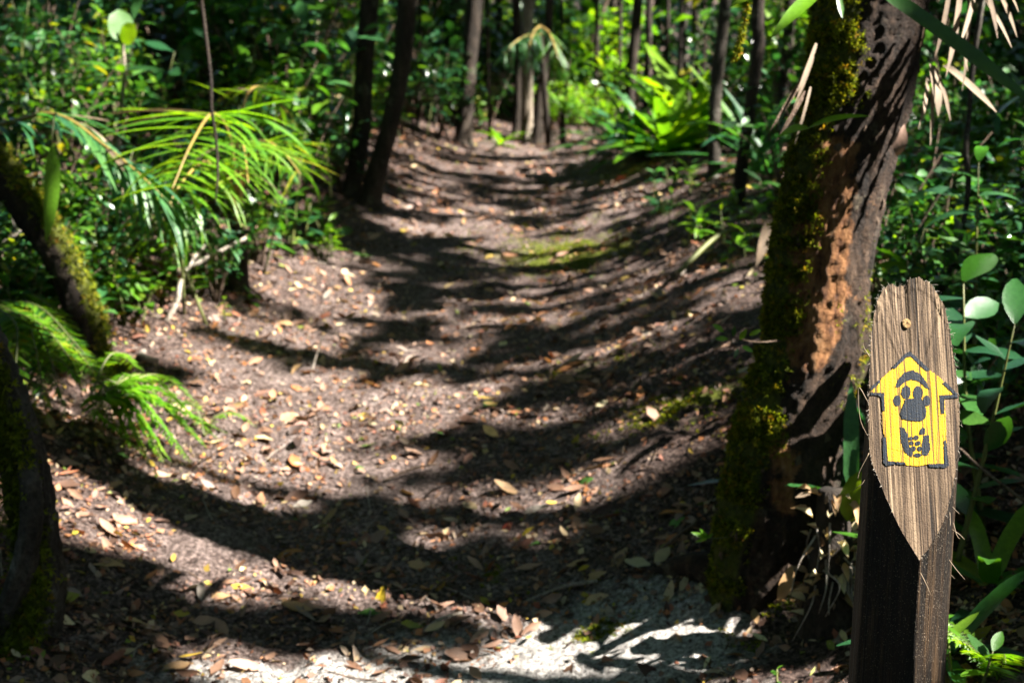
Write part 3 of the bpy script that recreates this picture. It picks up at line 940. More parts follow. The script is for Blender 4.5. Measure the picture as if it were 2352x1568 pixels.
tree('twin_tree', [(800, 455), (815, 400), (832, 280), (838, 140), (850, 0), (858, -140)], yp, [52, 44, 42, 42, 44, 44], 'straighter dark trunk of the forked pair at the left path edge', 'bark', height=8)
tree('twin_tree', [(845, 470), (868, 390), (895, 290), (918, 180), (932, 60), (938, -120)], yp - 0.08, [56, 46, 44, 42, 44, 46], 'right-bending dark trunk of the forked pair at the left path edge', 'bark', height=8)
tree('dark_tree', [(1062, 330), (1072, 220), (1080, 120), (1092, 0), (1100, -90)], 11.6, [44, 38, 36, 38, 36], 'dark trunk behind the forked pair where the left bank ends', 'bark', height=9)
tree('pale_tree', [(1210, 330), (1210, 220), (1210, 100), (1214, 0), (1216, -90)], 12.6, [34, 27, 26, 26, 26], 'pale grey straight trunk at the head of the path behind a hanging palm frond', 'bark_pale', height=9)
tree('dark_tree', [(1186, 330), (1190, 220), (1188, 100), (1180, -60)], 12.8, [24, 20, 20, 18], 'thin dark trunk close against the pale straight trunk', 'bark', height=9)
tree('dark_tree', [(1232, 322), (1240, 220), (1258, 120), (1262, -40)], 12.3, [24, 20, 18, 18], 'thin dark trunk curving away beside the pale straight trunk', 'bark', height=9)
tree('dark_tree', [(1444, 300), (1448, 200), (1458, 90), (1470, -60)], 13.5, [28, 24, 24, 22], 'slim dark trunk behind the bright strap-leaved clump', 'bark', height=9)
tree('dark_tree', [(1640, 420), (1640, 300), (1645, 200), (1660, 60), (1672, -80)], G(1642, 405)[1], [34, 30, 28, 26, 26], 'dark pole-like trunk between strap-leaved clumps with paler upper bark', 'bark_grey', height=8)
tree('dark_tree', [(1690, 500), (1704, 380), (1722, 250), (1742, 110), (1748, -60)], G(1690, 482)[1], [36, 30, 28, 28, 26], 'dark slightly leaning trunk beside the fallen branch on the right bank', 'bark', height=8)
tree('dark_tree', [(1772, 420), (1788, 300), (1802, 200), (1812, 60), (1822, -80)], 8.6, [34, 28, 26, 26, 26], 'dark trunk half hidden behind the mossy leaning tree', 'bark', height=8)
tree('thin_sapling', [(590, 250), (578, 180), (582, 100), (596, -40)], 9.0, [16, 14, 14, 12], 'thin straight dark sapling above the palm fronds', 'bark', height=5, crown_r=1.4)
tree('thin_sapling', [(528, 300), (528, 160), (530, 60), (530, -40)], 10.0, [16, 14, 13, 12], 'reddish thin sapling left of the dark one above the palm fronds', 'twig', height=5, crown_r=1.4)
tree('dark_tree', [(985, 330), (1002, 210), (1030, 90), (1056, -60)], 12.2, [26, 24, 22, 22], 'slanting dark trunk between the forked pair and the dark trunk behind', 'bark', height=8)
tree('pale_sapling', [(690, 280), (706, 190), (722, 110), (740, -30)], 9.5, [11, 9, 9, 8], 'thin pale crooked sapling left of the forked pair', 'bark_pale', height=4, crown_r=1.2, sides=8)
far_lab = 'thin dark trunk among the distant trees at the end of the path'
for px, Y, wpx, ln in [(1115, 17, 16, 30), (1150, 21, 14, 10), (1310, 19, 16, -10), (1345, 15, 18, 24), (1385, 22, 15, 5), (1500, 17, 18, 15), (1540, 21, 16, -6), (1585, 16, 20, 14), (880, 16, 20, 20), (790, 13, 22, 20), (740, 18, 18, 12), (650, 15, 20, -10), (600, 20, 18, 14), (420, 14, 22, 10), (330, 18, 20, 20), (200, 13, 24, -12), (110, 16, 22, 12), (30, 13, 26, 16), (2090, 13, 26, 10), (2190, 10, 28, 20), (2290, 14, 26, 8), (1260, 24, 14, 6), (970, 20, 18, 14), (1430, 26, 14, -8), (1620, 24, 16, 8), (1760, 15, 22, 18), (470, 11.5, 20, 12), (380, 12.5, 18, -8), (260, 11, 20, 10), (150, 11.5, 18, 8), (70, 12, 20, -10), (700, 11.5, 18, 16), (760, 10.8, 18, 8), (830, 14.5, 20, 10), (930, 14, 20, 12), (1140, 14, 18, 8), (1400, 15.5, 18, 10), (1480, 13.6, 18, 14), (1560, 12.6, 20, 8), (1605, 13.4, 18, -6), (1700, 12, 20, 10), (2130, 8.5, 22, 14), (2240, 9, 20, -10), (2330, 8.2, 24, 10), (2050, 10.5, 22, 12), (1020, 13, 11, 8), (1125, 12.2, 10, -6), (1285, 14.5, 11, 5), (1365, 13.4, 12, 9), (1420, 14.2, 10, 6), (1525, 11.8, 12, 10), (1575, 11.2, 11, -5), (1610, 10.8, 12, 12), (1665, 10.2, 11, 4), (1725, 9.6, 12, 10), (555, 10.2, 11, 6), (630, 9.8, 11, -8), (350, 10, 12, 8), (215, 9.4, 12, 14), (900, 12.6, 11, 9), (960, 11.8, 11, 6)]:
    tree('distant_tree', [(px, 330), (px + ln * .3, 200), (px + ln * .7, 90), (px + ln, -60)], Y, [wpx, wpx * .9, wpx * .85, wpx * .8], far_lab, random.choice(['bark', 'bark', 'bark_grey']), 'distant thin trunks', height=9, crown_r=2.4, sides=9)

# unseen trees added beside and behind the camera so their crowns shade the path
k = 0
for gx in np.arange(-9, 15, 3.3):
    for gy in np.arange(-5, 33, 3.5):
        x = gx + rng.uniform(-1, 1); y = gy + rng.uniform(-1, 1)
        if y > 0 and abs(x) < 0.40 * y + 1.0: continue
        if y <= 0 and abs(x) < 1.2: x += 2.4
        if x < -6 and y > 18: continue
        g = float(ground_z(x, y))
        r0 = root('shade_tree', (x, y, g), 'unseen forest tree added so its leafy crown shades the path', 'tree', 'unseen trees added for shade')
        h = rng.uniform(6.5, 9)
        pts = [np.array([0, 0, -0.1]), np.array([rng.normal(0, .1), rng.normal(0, .1), h * .4]), np.array([rng.normal(0, .3), rng.normal(0, .3), h])]
        add('trunk', tube_mesh('trunk', pts, [0.065, 0.05, 0.02], M['bark'], 10, 20, 0.15, k), r0)
        TREES.append((r0, np.array([x, y, g]) + pts[-1], 2.5, 'x'))
        k += 1

for (x, y, cx_, cy_, cz_, rc) in [(2.3, 0.6, 2.6, 2.4, 6.2, 2.0), (3.0, 1.6, 3.2, 3.4, 7.4, 2.2), (3.6, 2.2, 4.2, 2.2, 6.4, 1.9), (4.2, 5.4, 3.6, 5.6, 6.6, 2.2), (4.6, 7.4, 3.9, 7.6, 6.2, 2.2), (5.6, 9.6, 4.4, 9.8, 7.0, 2.4), (4.4, 2.0, 5.0, 2.7, 6.0, 2.0), (6.2, 3.6, 6.2, 3.9, 7.0, 2.2), (4.1, 3.3, 5.2, 3.4, 6.6, 1.9), (5.6, 1.2, 5.6, 1.6, 6.3, 2.0), (6.6, 5.2, 6.4, 5.6, 6.6, 2.1), (4.0, 4.2, 5.0, 4.8, 6.2, 1.8), (7.4, 7.4, 7.2, 7.6, 7.0, 2.3), (5.2, 5.4, 5.4, 6.4, 5.4, 1.7), (4.6, 1.0, 5.4, 2.2, 6.4, 1.8), (5.0, .2, 6.0, 1.4, 6.8, 1.8), (6.8, 1.8, 6.6, 2.2, 7.4, 1.9)]:  # more unseen trees, added with crowns sunward of the path to shade it
    g = float(ground_z(x, y))
    r0 = root('shade_tree', (x, y, g), 'unseen forest tree added so its leafy crown shades the path', 'tree', 'unseen trees added for shade')
    e_ = np.array([cx_ - x, cy_ - y, cz_ - g])
    add('trunk', tube_mesh('trunk', [np.array([0, 0, -.1]), np.array([e_[0] * .2, e_[1] * .2, e_[2] * .5]), e_], [0.05, 0.04, 0.018], M['bark'], 10, 20, 0.15, k), r0)
    TREES.append((r0, np.array([cx_, cy_, cz_]), rc, 'x'))

# ------------------------------------------------------------------ crown gaps cut for shafts of sun
for a_ in [(470, 930, .30), (620, 960, .30), (780, 985, .28), (930, 960, .22), (380, 1040, .26), (560, 870, .22), (700, 900, .25), (860, 905, .20), (1040, 920, .16), (330, 930, .2), (520, 1040, .22), (700, 1060, .2),
           (620, 780, .20), (760, 770, .14), (980, 800, .14), (1120, 870, .14), (1000, 530, .22), (1100, 540, .2), (1220, 560, .22), (1330, 570, .24), (960, 480, .2), (1080, 500, .16), (1420, 500, .2), (1480, 470, .25),
           (1150, 385, .4), (1290, 370, .4), (1330, 345, .5), (980, 400, .3), (1030, 440, .2), (1400, 430, .3), (1250, 620, .16), (960, 590, .14),
           (1200, 1170, .10), (1300, 1130, .11), (1420, 1080, .11), (1050, 1120, .12), (900, 1130, .12), (1500, 1040, .12), (760, 1140, .12), (600, 1170, .1), (1250, 1000, .12), (1120, 1000, .10),
           (1300, 1490, .14), (1400, 1440, .13), (1180, 1535, .12), (1480, 1480, .15), (1540, 1420, .11), (1570, 1340, .08), (1480, 1310, .07), (1000, 1545, .1), (560, 1540, .10), (700, 1545, .10), (850, 1540, .08), (900, 1400, .05), (500, 1375, .06)]:
    win(*a_)
# open shafts: the bright stretch on the path and the lit sand
for px, py, r, ry in [(480, 950, .26, .10), (640, 965, .30, .11), (800, 985, .26, .09), (400, 1030, .22, .08), (560, 1040, .22, .07), (700, 905, .24, .06), (560, 880, .2, .06), (900, 945, .2, .06), (330, 960, .18, .08), (860, 1070, .16, .035), (1010, 915, .14, .035),
                      (1310, 1490, .16, .06), (1420, 1450, .16, .06), (1200, 1535, .16, .06), (1500, 1480, .14, .07), (1550, 1420, .10, .05), (1000, 1550, .14, .04), (820, 1555, .14, .035), (600, 1556, .16, .04), (1465, 1305, .06, .03), (1570, 1345, .07, .03), (1350, 1385, .10, .02),
                      (1010, 525, .22, .07), (1130, 540, .2, .05), (1280, 560, .22, .06), (1180, 610, .2, .03), (960, 470, .2, .06), (1300, 355, .3, .2), (1150, 395, .3, .10), (1050, 380, .3, .1), (1440, 480, .2, .06), (640, 775, .18, .05), (500, 800, .14, .05), (1240, 1165, .12, .0), (1350, 1105, .14, .0), (1480, 1050, .12, .01), (650, 1150, .16, .0), (880, 1140, .14, .0), (320, 1110, .16, .02)]:
    WIN.append((G(px, py), r, True, ry))
for q in range(60):
    y_ = rng.uniform(4.3, 8.5); x_ = tab(XC, y_) + rng.uniform(-1.0, 1.0)
    WIN.append((np.array([x_, y_, float(ground_z(x_, y_))]), rng.uniform(.06, .17), True, rng.uniform(-.02, .012)))
# plants that stand in the sun
for a_ in [(420, 340, .22, 4.9), (480, 330, .2, 5.0), (330, 400, .2, 5.1), (420, 480, .2, 5.0), (250, 350, .16, 5.25), (180, 310, .15, 5.3), (480, 420, .2, 5.2), (380, 360, .2, 5.2), (560, 330, .2, 5.0), (600, 420, .15, 5.0), (360, 1000, .22, 3.9), (440, 1040, .2, 3.9), (270, 930, .22, 4.15), (200, 870, .18, 4.25), (130, 800, .16, 4.3), (480, 1050, .16, 4.1), (540, 1000, .12, 4.2), (420, 990, .2, 4.2), (300, 620, .3, 5.6), (60, 620, .25, 5.5), (100, 200, .2, 8), (300, 120, .2, 7.5), (284, 80, .2, 6.8), (650, 330, .25, 7.5), (700, 550, .25, 6.6), (760, 620, .2, 6.2), (600, 100, .2, 9.5), (50, 80, .25, 9),
           (1540, 320, .40, 9.5), (1480, 300, .35, 9.8), (1590, 270, .35, 9.5), (1520, 380, .3, 9.0), (1430, 290, .4, 10.5), (1720, 330, .25, 8.0), (1760, 300, .25, 8.0), (2150, 390, .18, 5.2), (2120, 420, .16, 5.2), (2200, 180, .3, 7), (2060, 590, .1, 4.6), (2250, 620, .08, 4.3), (1655, 760, .05, 3.5),
           (1300, 240, .5, 13), (1220, 120, .45, 11.6), (1270, 140, .4, 11.6), (1340, 200, .45, 15), (1420, 120, .5, 18), (1540, 140, .45, 16), (1320, 80, .6, 20), (1480, 60, .6, 22), (1150, 300, .35, 12), (1600, 100, .7, 14), (1180, 200, .6, 16), (740, 150, .3, 12), (1000, 60, .4, 19), (1680, 240, .3, 9), (200, 60, .25, 11), (450, 80, .25, 12),
           (1640, 1100, .05, 3.5), (1650, 1250, .05, 3.5), (1690, 950, .05, 3.5), (1900, 1200, .07, 3.2), (1920, 1470, .06, 2.9), (1840, 290, .06, 3.4), (1840, 60, .08, 3.3), (1700, 90, .05, 3.4), (2270, 1310, .07, 2.6), (2260, 1480, .06, 2.4), (1870, 560, .06, 3.45), (1860, 740, .05, 3.4)]:
    win(*a_)
for q in range(300):
    y_ = rng.uniform(3.9, 14); x_ = rng.uniform(-.38, .38) * y_
    off_path = abs(x_ - tab(XC, y_)) > tab(HW, y_)
    h_ = rng.uniform(.05, .9) if off_path else 0.0
    WIN.append((np.array([x_, y_, float(ground_z(x_, y_)) + h_]), rng.uniform(.04, .16), False, rng.uniform(.015, .05)))
E1 = np.array([0, 1.0, 0]) - SUN * SUN[1]; E1 /= np.linalg.norm(E1)
E2 = np.cross(SUN, E1)
def sunny(pos, margin=0.045):
    """0 outside, 1 in a loose gap of the canopy, 2 in an open shaft of sun"""
    hit = np.zeros(len(pos), int)
    for w_ in WIN:
        mg = .09 if len(w_) == 3 else margin
        ry = (w_[3] if len(w_) > 3 else w_[1]) + mg
        r = w_[1] + mg
        v = pos - w_[0][None]
        inn = ((v @ E1 / ry) ** 2 + (v @ E2 / r) ** 2 < 1) & (v @ SUN > 0)
        hit[inn] = np.maximum(hit[inn], 2 if (len(w_) > 2 and w_[2]) else 1)
    return hit

CROWN_LEAVES = 3100
kite = (np.array([(0, 0, 0), (0.27, 0.48, 0.05), (0, 1.0, -0.05), (-0.27, 0.45, 0.05)]), np.array([(0, 1, 2, 3)]))
def crown(r0, c, rad, kind):
    L = np.array(r0.location)
    nl = int(CROWN_LEAVES * (rad / 2.4) ** 2 * (0.95 if c[1] < 8 else (1.5 if c[1] < 18 else 1.1)))
    nc = 34
    cp = rng.normal(0, 1, (nc, 3)); cp /= np.linalg.norm(cp, axis=1)[:, None]
    cp = cp * (rng.random((nc, 1)) ** 0.4) * np.array([rad, rad, rad * 0.55]) + c
    wi = rng.integers(0, nc, nl)
    pos = cp[wi] + rng.normal(0, 0.34, (nl, 3)) * np.array([1, 1, 0.6])
    # keep foliage clear of the view below
    keep = pos[:, 2] > np.maximum(ground_z(pos[:, 0], pos[:, 1]) + 2.2, 1.55 + 0.09 * np.maximum(pos[:, 1], 0) + 0.35)
    pos = pos[keep]; nl = len(pos)
    if nl < 20: return
    Rm = rots(rng.uniform(0, 6.28, nl), rng.normal(-0.2, 0.45, nl), rng.normal(0, 0.5, nl))
    sz = rng.uniform(0.12, 0.24, nl)
    hit = sunny(pos + Rm[:, :, 1] * (sz * .5)[:, None])
    keep = (hit == 0) | ((hit == 1) & (rng.random(nl) < .08))  # leaves left out of the crowns so chosen spots get sun
    pos, Rm, sz = pos[keep], Rm[keep], sz[keep]; nl = len(pos)
    if nl < 20: return
    V, Q = scatter(kite, pos - L, Rm, sz)
    o = add('crown', np_mesh('crown', V, Q, M['canopy'], rng.random(nl), smooth=False), r0)
    parts = []
    for q in range(6):
        e = cp[q]
        if e[2] < c[2] - 0.6: continue
        s = c * 1.0 - np.array([0, 0, rad * 0.6])
        mid = (s + e) / 2 + np.array([0, 0, 0.15])
        if (sunny(catmull([s, mid, e], 24)) == 2).any(): continue
        parts.append(tube([s, mid, e], [0.03, 0.02, 0.008], 6, 8, 0)[:2])
    if parts:
        V, Q = join(parts)
        o = add('limbs', np_mesh('limbs', V - L, Q, M['bark']), r0)
        o['kind'] = 'stuff'
for (r0, c, rad, kind) in TREES:
    if kind == 'x':                      # unseen trunks are shifted clear of the open shafts of sun
        b0 = np.array(r0.location)
        tm = [o for o in r0.children if o.name.startswith('trunk')][0].data
        tv = np.array([v.co[:] for v in tm.vertices])[:200].reshape(20, 10, 3).mean(1) + b0
        line = catmull(tv, 200)
        for off in [(0, 0), (0, .35), (.4, -.3), (0, -.6), (.6, .5), (.9, 0), (0, .8), (1.2, -.5), (1.2, .7), (-.3, -.9), (1.8, 0), (1.8, -1), (.5, -1.3), (2.2, .8)]:
            o3 = np.array([off[0], off[1], 0])
            if not (sunny(line + o3, .09) == 2).any(): break
        else:
            o3 = np.zeros(3)
        r0.location = tuple(b0 + o3)
        c = c + o3
    crown(r0, c, rad, kind)

# ------------------------------------------------------------------ plants
MARKS = [(PG(480, 5.4), 'under the arching palm fronds'), (PG(170, 5.6), 'around the slanting mossy trunk'), (PG(820, 8.2), 'at the foot of the forked dark trunks'),
         (PG(60, 3.8), 'beside the lichen-spotted trunk'), (PG(250, 8.5), 'in the dim thicket behind the palm'), (PG(560, 9.5), 'around the thin saplings above the palm'), (PG(1500, 9.5), 'around the bright strap-leaved clump'),
         (PG(1700, 7.0), 'beside the fallen branch under the dark poles'), (PG(2250, 3.2), 'behind the waymark post'), (PG(2150, 5.5), 'behind the mossy leaning tree'), (PG(2200, 9), 'in the deep shade far behind the mossy tree'), (PG(1220, 12.5), 'near the pale straight trunk at the path head'), (PG(1400, 16), 'in the sunlit growth beyond the path head'), (PG(800, 14), 'in the dark growth beyond the forked trunks')]
def mark(p):
    d = [np.linalg.norm(m[0] - p) for m in MARKS]
    return MARKS[int(np.argmin(d))][1]

LEAFM = {}
def leafm(shape, mat, variant=0, nm='leaf'):
    k = (shape, mat, variant, nm)
    if k not in LEAFM:
        cfg = {'ellipse': (1, 0.42, 5, 0.10), 'lance': (1, 0.26, 5, 0.12), 'obovate': (1, 0.44, 5, 0.08), 'round': (1, 0.78, 6, 0.05), 'strap': (1, 0.095, 9, 0.14), 'broadstrap': (1, 0.15, 9, 0.12), 'leaflet': (1, 0.062, 8, 0.16)}[shape]
        dr = [0.25, 0.55, 0.05][variant % 3] if shape in ('ellipse', 'lance', 'obovate', 'round') else [0.45, 0.85, 0.2][variant % 3]
        sh = {'broadstrap': 'strap', 'leaflet': 'lance'}.get(shape, shape)
        V, Q = leaf_arr(cfg[0], cfg[1], cfg[2], cfg[3], dr, sh, 0.03)
        LEAFM[k] = np_mesh(nm, V, Q, M[mat])
    return LEAFM[k]

SEED_NAME = {'oval-l': 'oval_leaved_seedling', 'narrow': 'narrow_leaved_seedling', 'dark g': 'glossy_leaved_seedling', 'blue-g': 'blue_green_seedling', 'yellow': 'yellow_green_seedling'}
def seedling(p, h, nleaf, lsize, shape, mat, label, group=None, name='seedling', lean=None, cat='plant'):
    if name == 'seedling': name = SEED_NAME.get(label[:6], name)
    r0 = root(name, tuple(p), label, cat, group)
    lean = lean if lean is not None else rng.normal(0, 0.18, 2)
    top = np.array([lean[0] * h, lean[1] * h, h])
    pts = [np.array([0, 0, -0.02]), top * 0.5 + np.array([rng.normal(0, .03), rng.normal(0, .03), 0]) * h, top]
    add('stem', tube_mesh('stem', pts, [0.004 + h * 0.006, 0.003 + h * .003, 0.0015], M['stem_green'], 5, 7), r0)
    C = catmull(pts, 30)
    a0 = rng.uniform(0, 6.28)
    for i in range(nleaf):
        f = 0.25 + 0.75 * (i + 1) / nleaf
        q = C[int(f * 29)]
        a = a0 + i * 2.4 + rng.normal(0, 0.4)
        el = rng.normal(0.25, 0.3) if f < 0.95 else rng.uniform(0.3, 0.9)
        d = np.array([math.cos(a) * math.cos(el), math.sin(a) * math.cos(el), math.sin(el)])
        up = np.array([0, 0, 1]) + rng.normal(0, 0.25, 3)
        add('leaf', leafm(shape, mat, int(rng.integers(0, 3))), r0, mw=frame_matrix(q, d, up, lsize * rng.uniform(0.65, 1.25)))
    return r0

def rosette(p, n, length, mat, label, group=None, shape='strap', name='strap_leaf_plant', up=0.9, cat='plant', tilt=(0, 0)):
    r0 = root(name, tuple(p), label, cat, group)
    for i in range(n):
        a = i * 2.4 + rng.normal(0, 0.25)
        f = i / max(1, n - 1)
        el = 0.25 + up * f + rng.normal(0, 0.15)
        d = np.array([math.cos(a) * math.cos(el) + tilt[0], math.sin(a) * math.cos(el) + tilt[1], math.sin(el)])
        q = np.array([math.cos(a) * 0.015, math.sin(a) * 0.015, 0.02 * f])
        add('leaf', leafm(shape, mat, int(rng.integers(0, 3))), r0, mw=frame_matrix(q, d, (0, 0, 1), length * rng.uniform(0.65, 1.1)))
    return r0

# dense small-leaved shrubs: foliage joined because the leaves are too small to pick apart
small_t = [leaf_arr(1, 0.44, 3, 0.1, 0.3, 'ellipse'), leaf_arr(1, 0.34, 3, 0.1, 0.5, 'lance'), leaf_arr(1, 0.5, 3, 0.06, 0.2, 'obovate')]
SHRUB = {}
def shrub_mesh(kind):
    if kind in SHRUB: return SHRUB[kind]
    mat, n, ls, v = kind
    nb = 9
    stems, pos, yaw = [], [], []
    for b_ in range(nb):
        a = rng.uniform(0, 6.28); rr = rng.uniform(0.1, 0.5); hh = rng.uniform(0.45, 1.0)
        e = np.array([math.cos(a) * rr, math.sin(a) * rr, hh])
        pts = [np.zeros(3) - [0, 0, 0.03], e * 0.5 + np.array([0, 0, 0.1]), e]
        stems.append(tube(pts, [0.008, 0.006, 0.002], 5, 8)[:2])
        C = catmull(pts, 40)
        for q in range(n // nb):
            c = C[int(rng.integers(12, 40))]
            pos.append(c + rng.normal(0, 0.085, 3)); yaw.append(rng.uniform(0, 6.28))
    pos = np.array(pos); m_ = len(pos)
    pos[:, 2] = np.abs(pos[:, 2])
    Rm = rots(np.array(yaw), rng.normal(0.1, 0.45, m_), rng.normal(0, 0.4, m_))
    V, Q, t = scatter_many(small_t, pos, Rm, ls * rng.uniform(0.6, 1.3, m_), rng.random(m_))
    fm = np_mesh('foliage', V, Q, M[mat], t)
    Vs, Qs = join(stems)
    SHRUB[kind] = (fm, np_mesh('stems', Vs, Qs, M['twig']))
    return SHRUB[kind]

def shrub(p, size, kind, label, group=None, name='shrub', rz=None, flat=1.0):
    fm, sm = shrub_mesh(kind)
    r0 = root(name, tuple(p), label, 'shrub', group)
    rz = rng.uniform(0, 6.28) if rz is None else rz
    o = add('foliage', fm, r0, rot=(0, 0, rz), scale=(size, size, size * flat)); o['kind'] = 'stuff'
    o = add('stems', sm, r0, rot=(0, 0, rz), scale=(size, size, size * flat)); o['kind'] = 'stuff'
    return r0

pin_t = leaf_arr(1, 0.24, 3, 0.05, 0.15, 'lance')
FROND = {}
def fern_frond_mesh(mat, v, taper=True, npin=26, pw=0.17, droop=0.5):
    k = (mat, v, npin, pw, droop)
    if k in FROND: return FROND[k]
    t = np.linspace(0, 1, npin)
    ang = 0.25 - droop * 1.9 * t
    y = np.concatenate([[0], np.cumsum(np.cos(ang))])[:-1] / npin
    z = np.concatenate([[0], np.cumsum(np.sin(ang))])[:-1] / npin
    C = np.stack([0 * y, y, z], -1)
    rach = tube(C, [0.006, 0.004, 0.0015], 5, 20)[:2]
    pos, yaw, pit, sz = [], [], [], []
    for i in range(2, npin):
        f = t[i]
        s_ = pw * (math.sin(math.pi * min(1, f * 0.8 + 0.22)) ** 0.7)
        for sgn in (-1, 1):
            pos.append(C[i]); yaw.append(-sgn * (1.25 + rng.normal(0, 0.08))); pit.append(-0.15 + ang[i] * 0.2 + rng.normal(0, 0.12)); sz.append(s_ * rng.uniform(0.85, 1.1))
    n = len(pos)
    V, Q = scatter(pin_t, np.array(pos), rots(np.array(yaw), np.array(pit), np.zeros(n)), np.array(sz))
    tint = np.repeat(rng.uniform(0.2, 0.6, n), len(pin_t[1]))
    FROND[k] = (np_mesh('frond', *rach, M['stem_green']), np_mesh('pinnae', V, Q, M[mat], tint))
    return FROND[k]

def fern(p, n, length, mat, label, group=None, el=0.7, droop=0.5, yaws=None, name='fern'):
    r0 = root(name, tuple(p), label, 'fern', group)
    for i in range(n):
        a = (i * 2.4 + rng.normal(0, 0.3)) if yaws is None else yaws[i]
        e = el + rng.normal(0, 0.15)
        d = np.array([math.cos(a) * math.cos(e), math.sin(a) * math.cos(e), math.sin(e)])
        rm, pm = fern_frond_mesh(mat, int(rng.integers(0, 3)), droop=droop)
        f = add('frond', rm, r0, mw=frame_matrix((0, 0, 0), d, (0, 0, 1), length * rng.uniform(0.75, 1.1)))
        q = add('pinnae', pm, f); q['kind'] = 'stuff'
    return r0

def palm_frond(r0, pts, n, lmax, mat, side=0.75, fwd=0.75, down=0.15, lift=0.2, t0=0.12):
    L = np.array(r0.location)
    C = catmull(np.array(pts), 120)
    V, Q, _, _ = tube(C, [0.010, 0.007, 0.0025], 6, 40)
    fr = add('frond', np_mesh('frond', V - L, Q, M['rachis']), r0)
    for i in range(n):
        f = t0 + (1 - t0) * (i + 0.5) / n
        k_ = int(f * 118)
        tdir = C[min(k_ + 2, 119)] - C[max(0, k_ - 2)]; tdir /= np.linalg.norm(tdir)
        s_ = np.cross(tdir, [0, 0, 1]); s_ /= np.linalg.norm(s_) + 1e-9
        ll = lmax * (0.55 + 0.45 * math.sin(math.pi * min(1, 0.15 + f * 0.85))) * rng.uniform(0.9, 1.08)
        for sg in (-1, 1):
            if rng.random() < .07: continue
            d = tdir * fwd * (0.7 + 0.6 * f) + s_ * sg * side + np.array([0, 0, lift - down]) + rng.normal(0, 0.10, 3)
            mt_ = 'straw' if rng.random() < .04 else mat
            add('leaflet', leafm('leaflet', mt_, int(rng.integers(0, 3)), 'leaflet'), fr, mw=frame_matrix(C[k_] - L, d, np.array([0, 0, 1]) + rng.normal(0, .22, 3), ll * (rng.uniform(.5, .8) if rng.random() < .12 else 1)))
    return fr

# --- palms on the left bank
pb = G(545, 668)
r0 = root('understory_palm', tuple(pb), 'sunlit young palm with dark stub and arching fronds on the left bank', 'palm')
Lp = np.array(pb)
tp = P(545, 520, pb[1])
add('trunk', np_mesh('trunk', tube([np.array([0, 0, -.05]), (tp - Lp) * .5, tp - Lp], [pxm(29, pb[1]), pxm(24, pb[1]), pxm(15, pb[1])], 14, 24, 0.25, 3)[0], tube([np.array([0, 0, -.05]), (tp - Lp) * .5, tp - Lp], [pxm(29, pb[1]), pxm(24, pb[1]), pxm(15, pb[1])], 14, 24, 0.25, 3)[1], M['bark']), r0)
Yp = pb[1]
palm_frond(r0, [tp, P(530, 330, Yp - .2), P(490, 262, Yp - .5), P(440, 330, Yp - .85), P(395, 435, Yp - 1.05)], 20, 0.42, 'lime', t0=0.36, fwd=0.35, side=1.0, lift=0.25)
palm_frond(r0, [tp, P(520, 400, Yp - .2), P(470, 372, Yp - .5), P(410, 430, Yp - .8), P(370, 520, Yp - .95)], 18, 0.36, 'lime', t0=0.35, fwd=0.6, side=0.8, lift=0.2)
palm_frond(r0, [tp, P(560, 400, Yp - .1), P(590, 330, Yp - .3), P(640, 340, Yp - .4), P(690, 400, Yp - .5)], 16, 0.30, 'leaf', t0=0.35, fwd=0.5, side=0.8)
palm_frond(r0, [tp, P(550, 420, Yp - .1), P(545, 330, Yp - .4), P(560, 340, Yp - .75), P(570, 420, Yp - 1.0)], 16, 0.32, 'leaf', t0=0.4, fwd=0.5, side=0.9)
palm_frond(r0, [tp, P(545, 420, Yp + .1), P(560, 240, Yp + .3), P(600, 200, Yp + .5), P(660, 260, Yp + .6)], 16, 0.32, 'leaf', t0=0.4, fwd=0.5)
ps = PG(-190, 5.7)
r0 = root('understory_palm', tuple(ps), 'blue-green palm whose long frond droops in from beyond the slanting mossy trunk', 'palm')
Lp = np.array(ps)
top = np.array([0, 0, .75])
add('trunk', tube_mesh('trunk', [np.array([0, 0, -.05]), top * .5, top], [0.05, .045, .035], M['bark'], 12, 16, 0.2, 6), r0)
palm_frond(r0, [Lp + top, P(-60, 280, 5.6), P(120, 262, 5.35), P(240, 335, 5.2), P(330, 410, 5.05), P(400, 480, 5.0)], 30, 0.40, 'teal', t0=0.25, fwd=1.35, side=0.45, down=0.25, lift=0.2)
# dark hanging blade beside the frond
r0 = root('hanging_leaf', tuple(P(118, 335, 4.7)), 'single broad dark blue-green blade hanging below the drooping palm frond', 'leaf')
add('blade', leafm('lance', 'leaf', 2, 'blade'), r0, mw=frame_matrix((0, 0, 0), (-0.05, -0.1, -1), (0.95, -.35, 0.2), 0.32))
add('stem', tube_mesh('stem', [np.zeros(3), np.array([0.0, 0.05, 0.1]), P(135, 268, 4.74) - P(118, 335, 4.7)], [.003, .003, .003], M['stem_green'], 5, 6), r0)

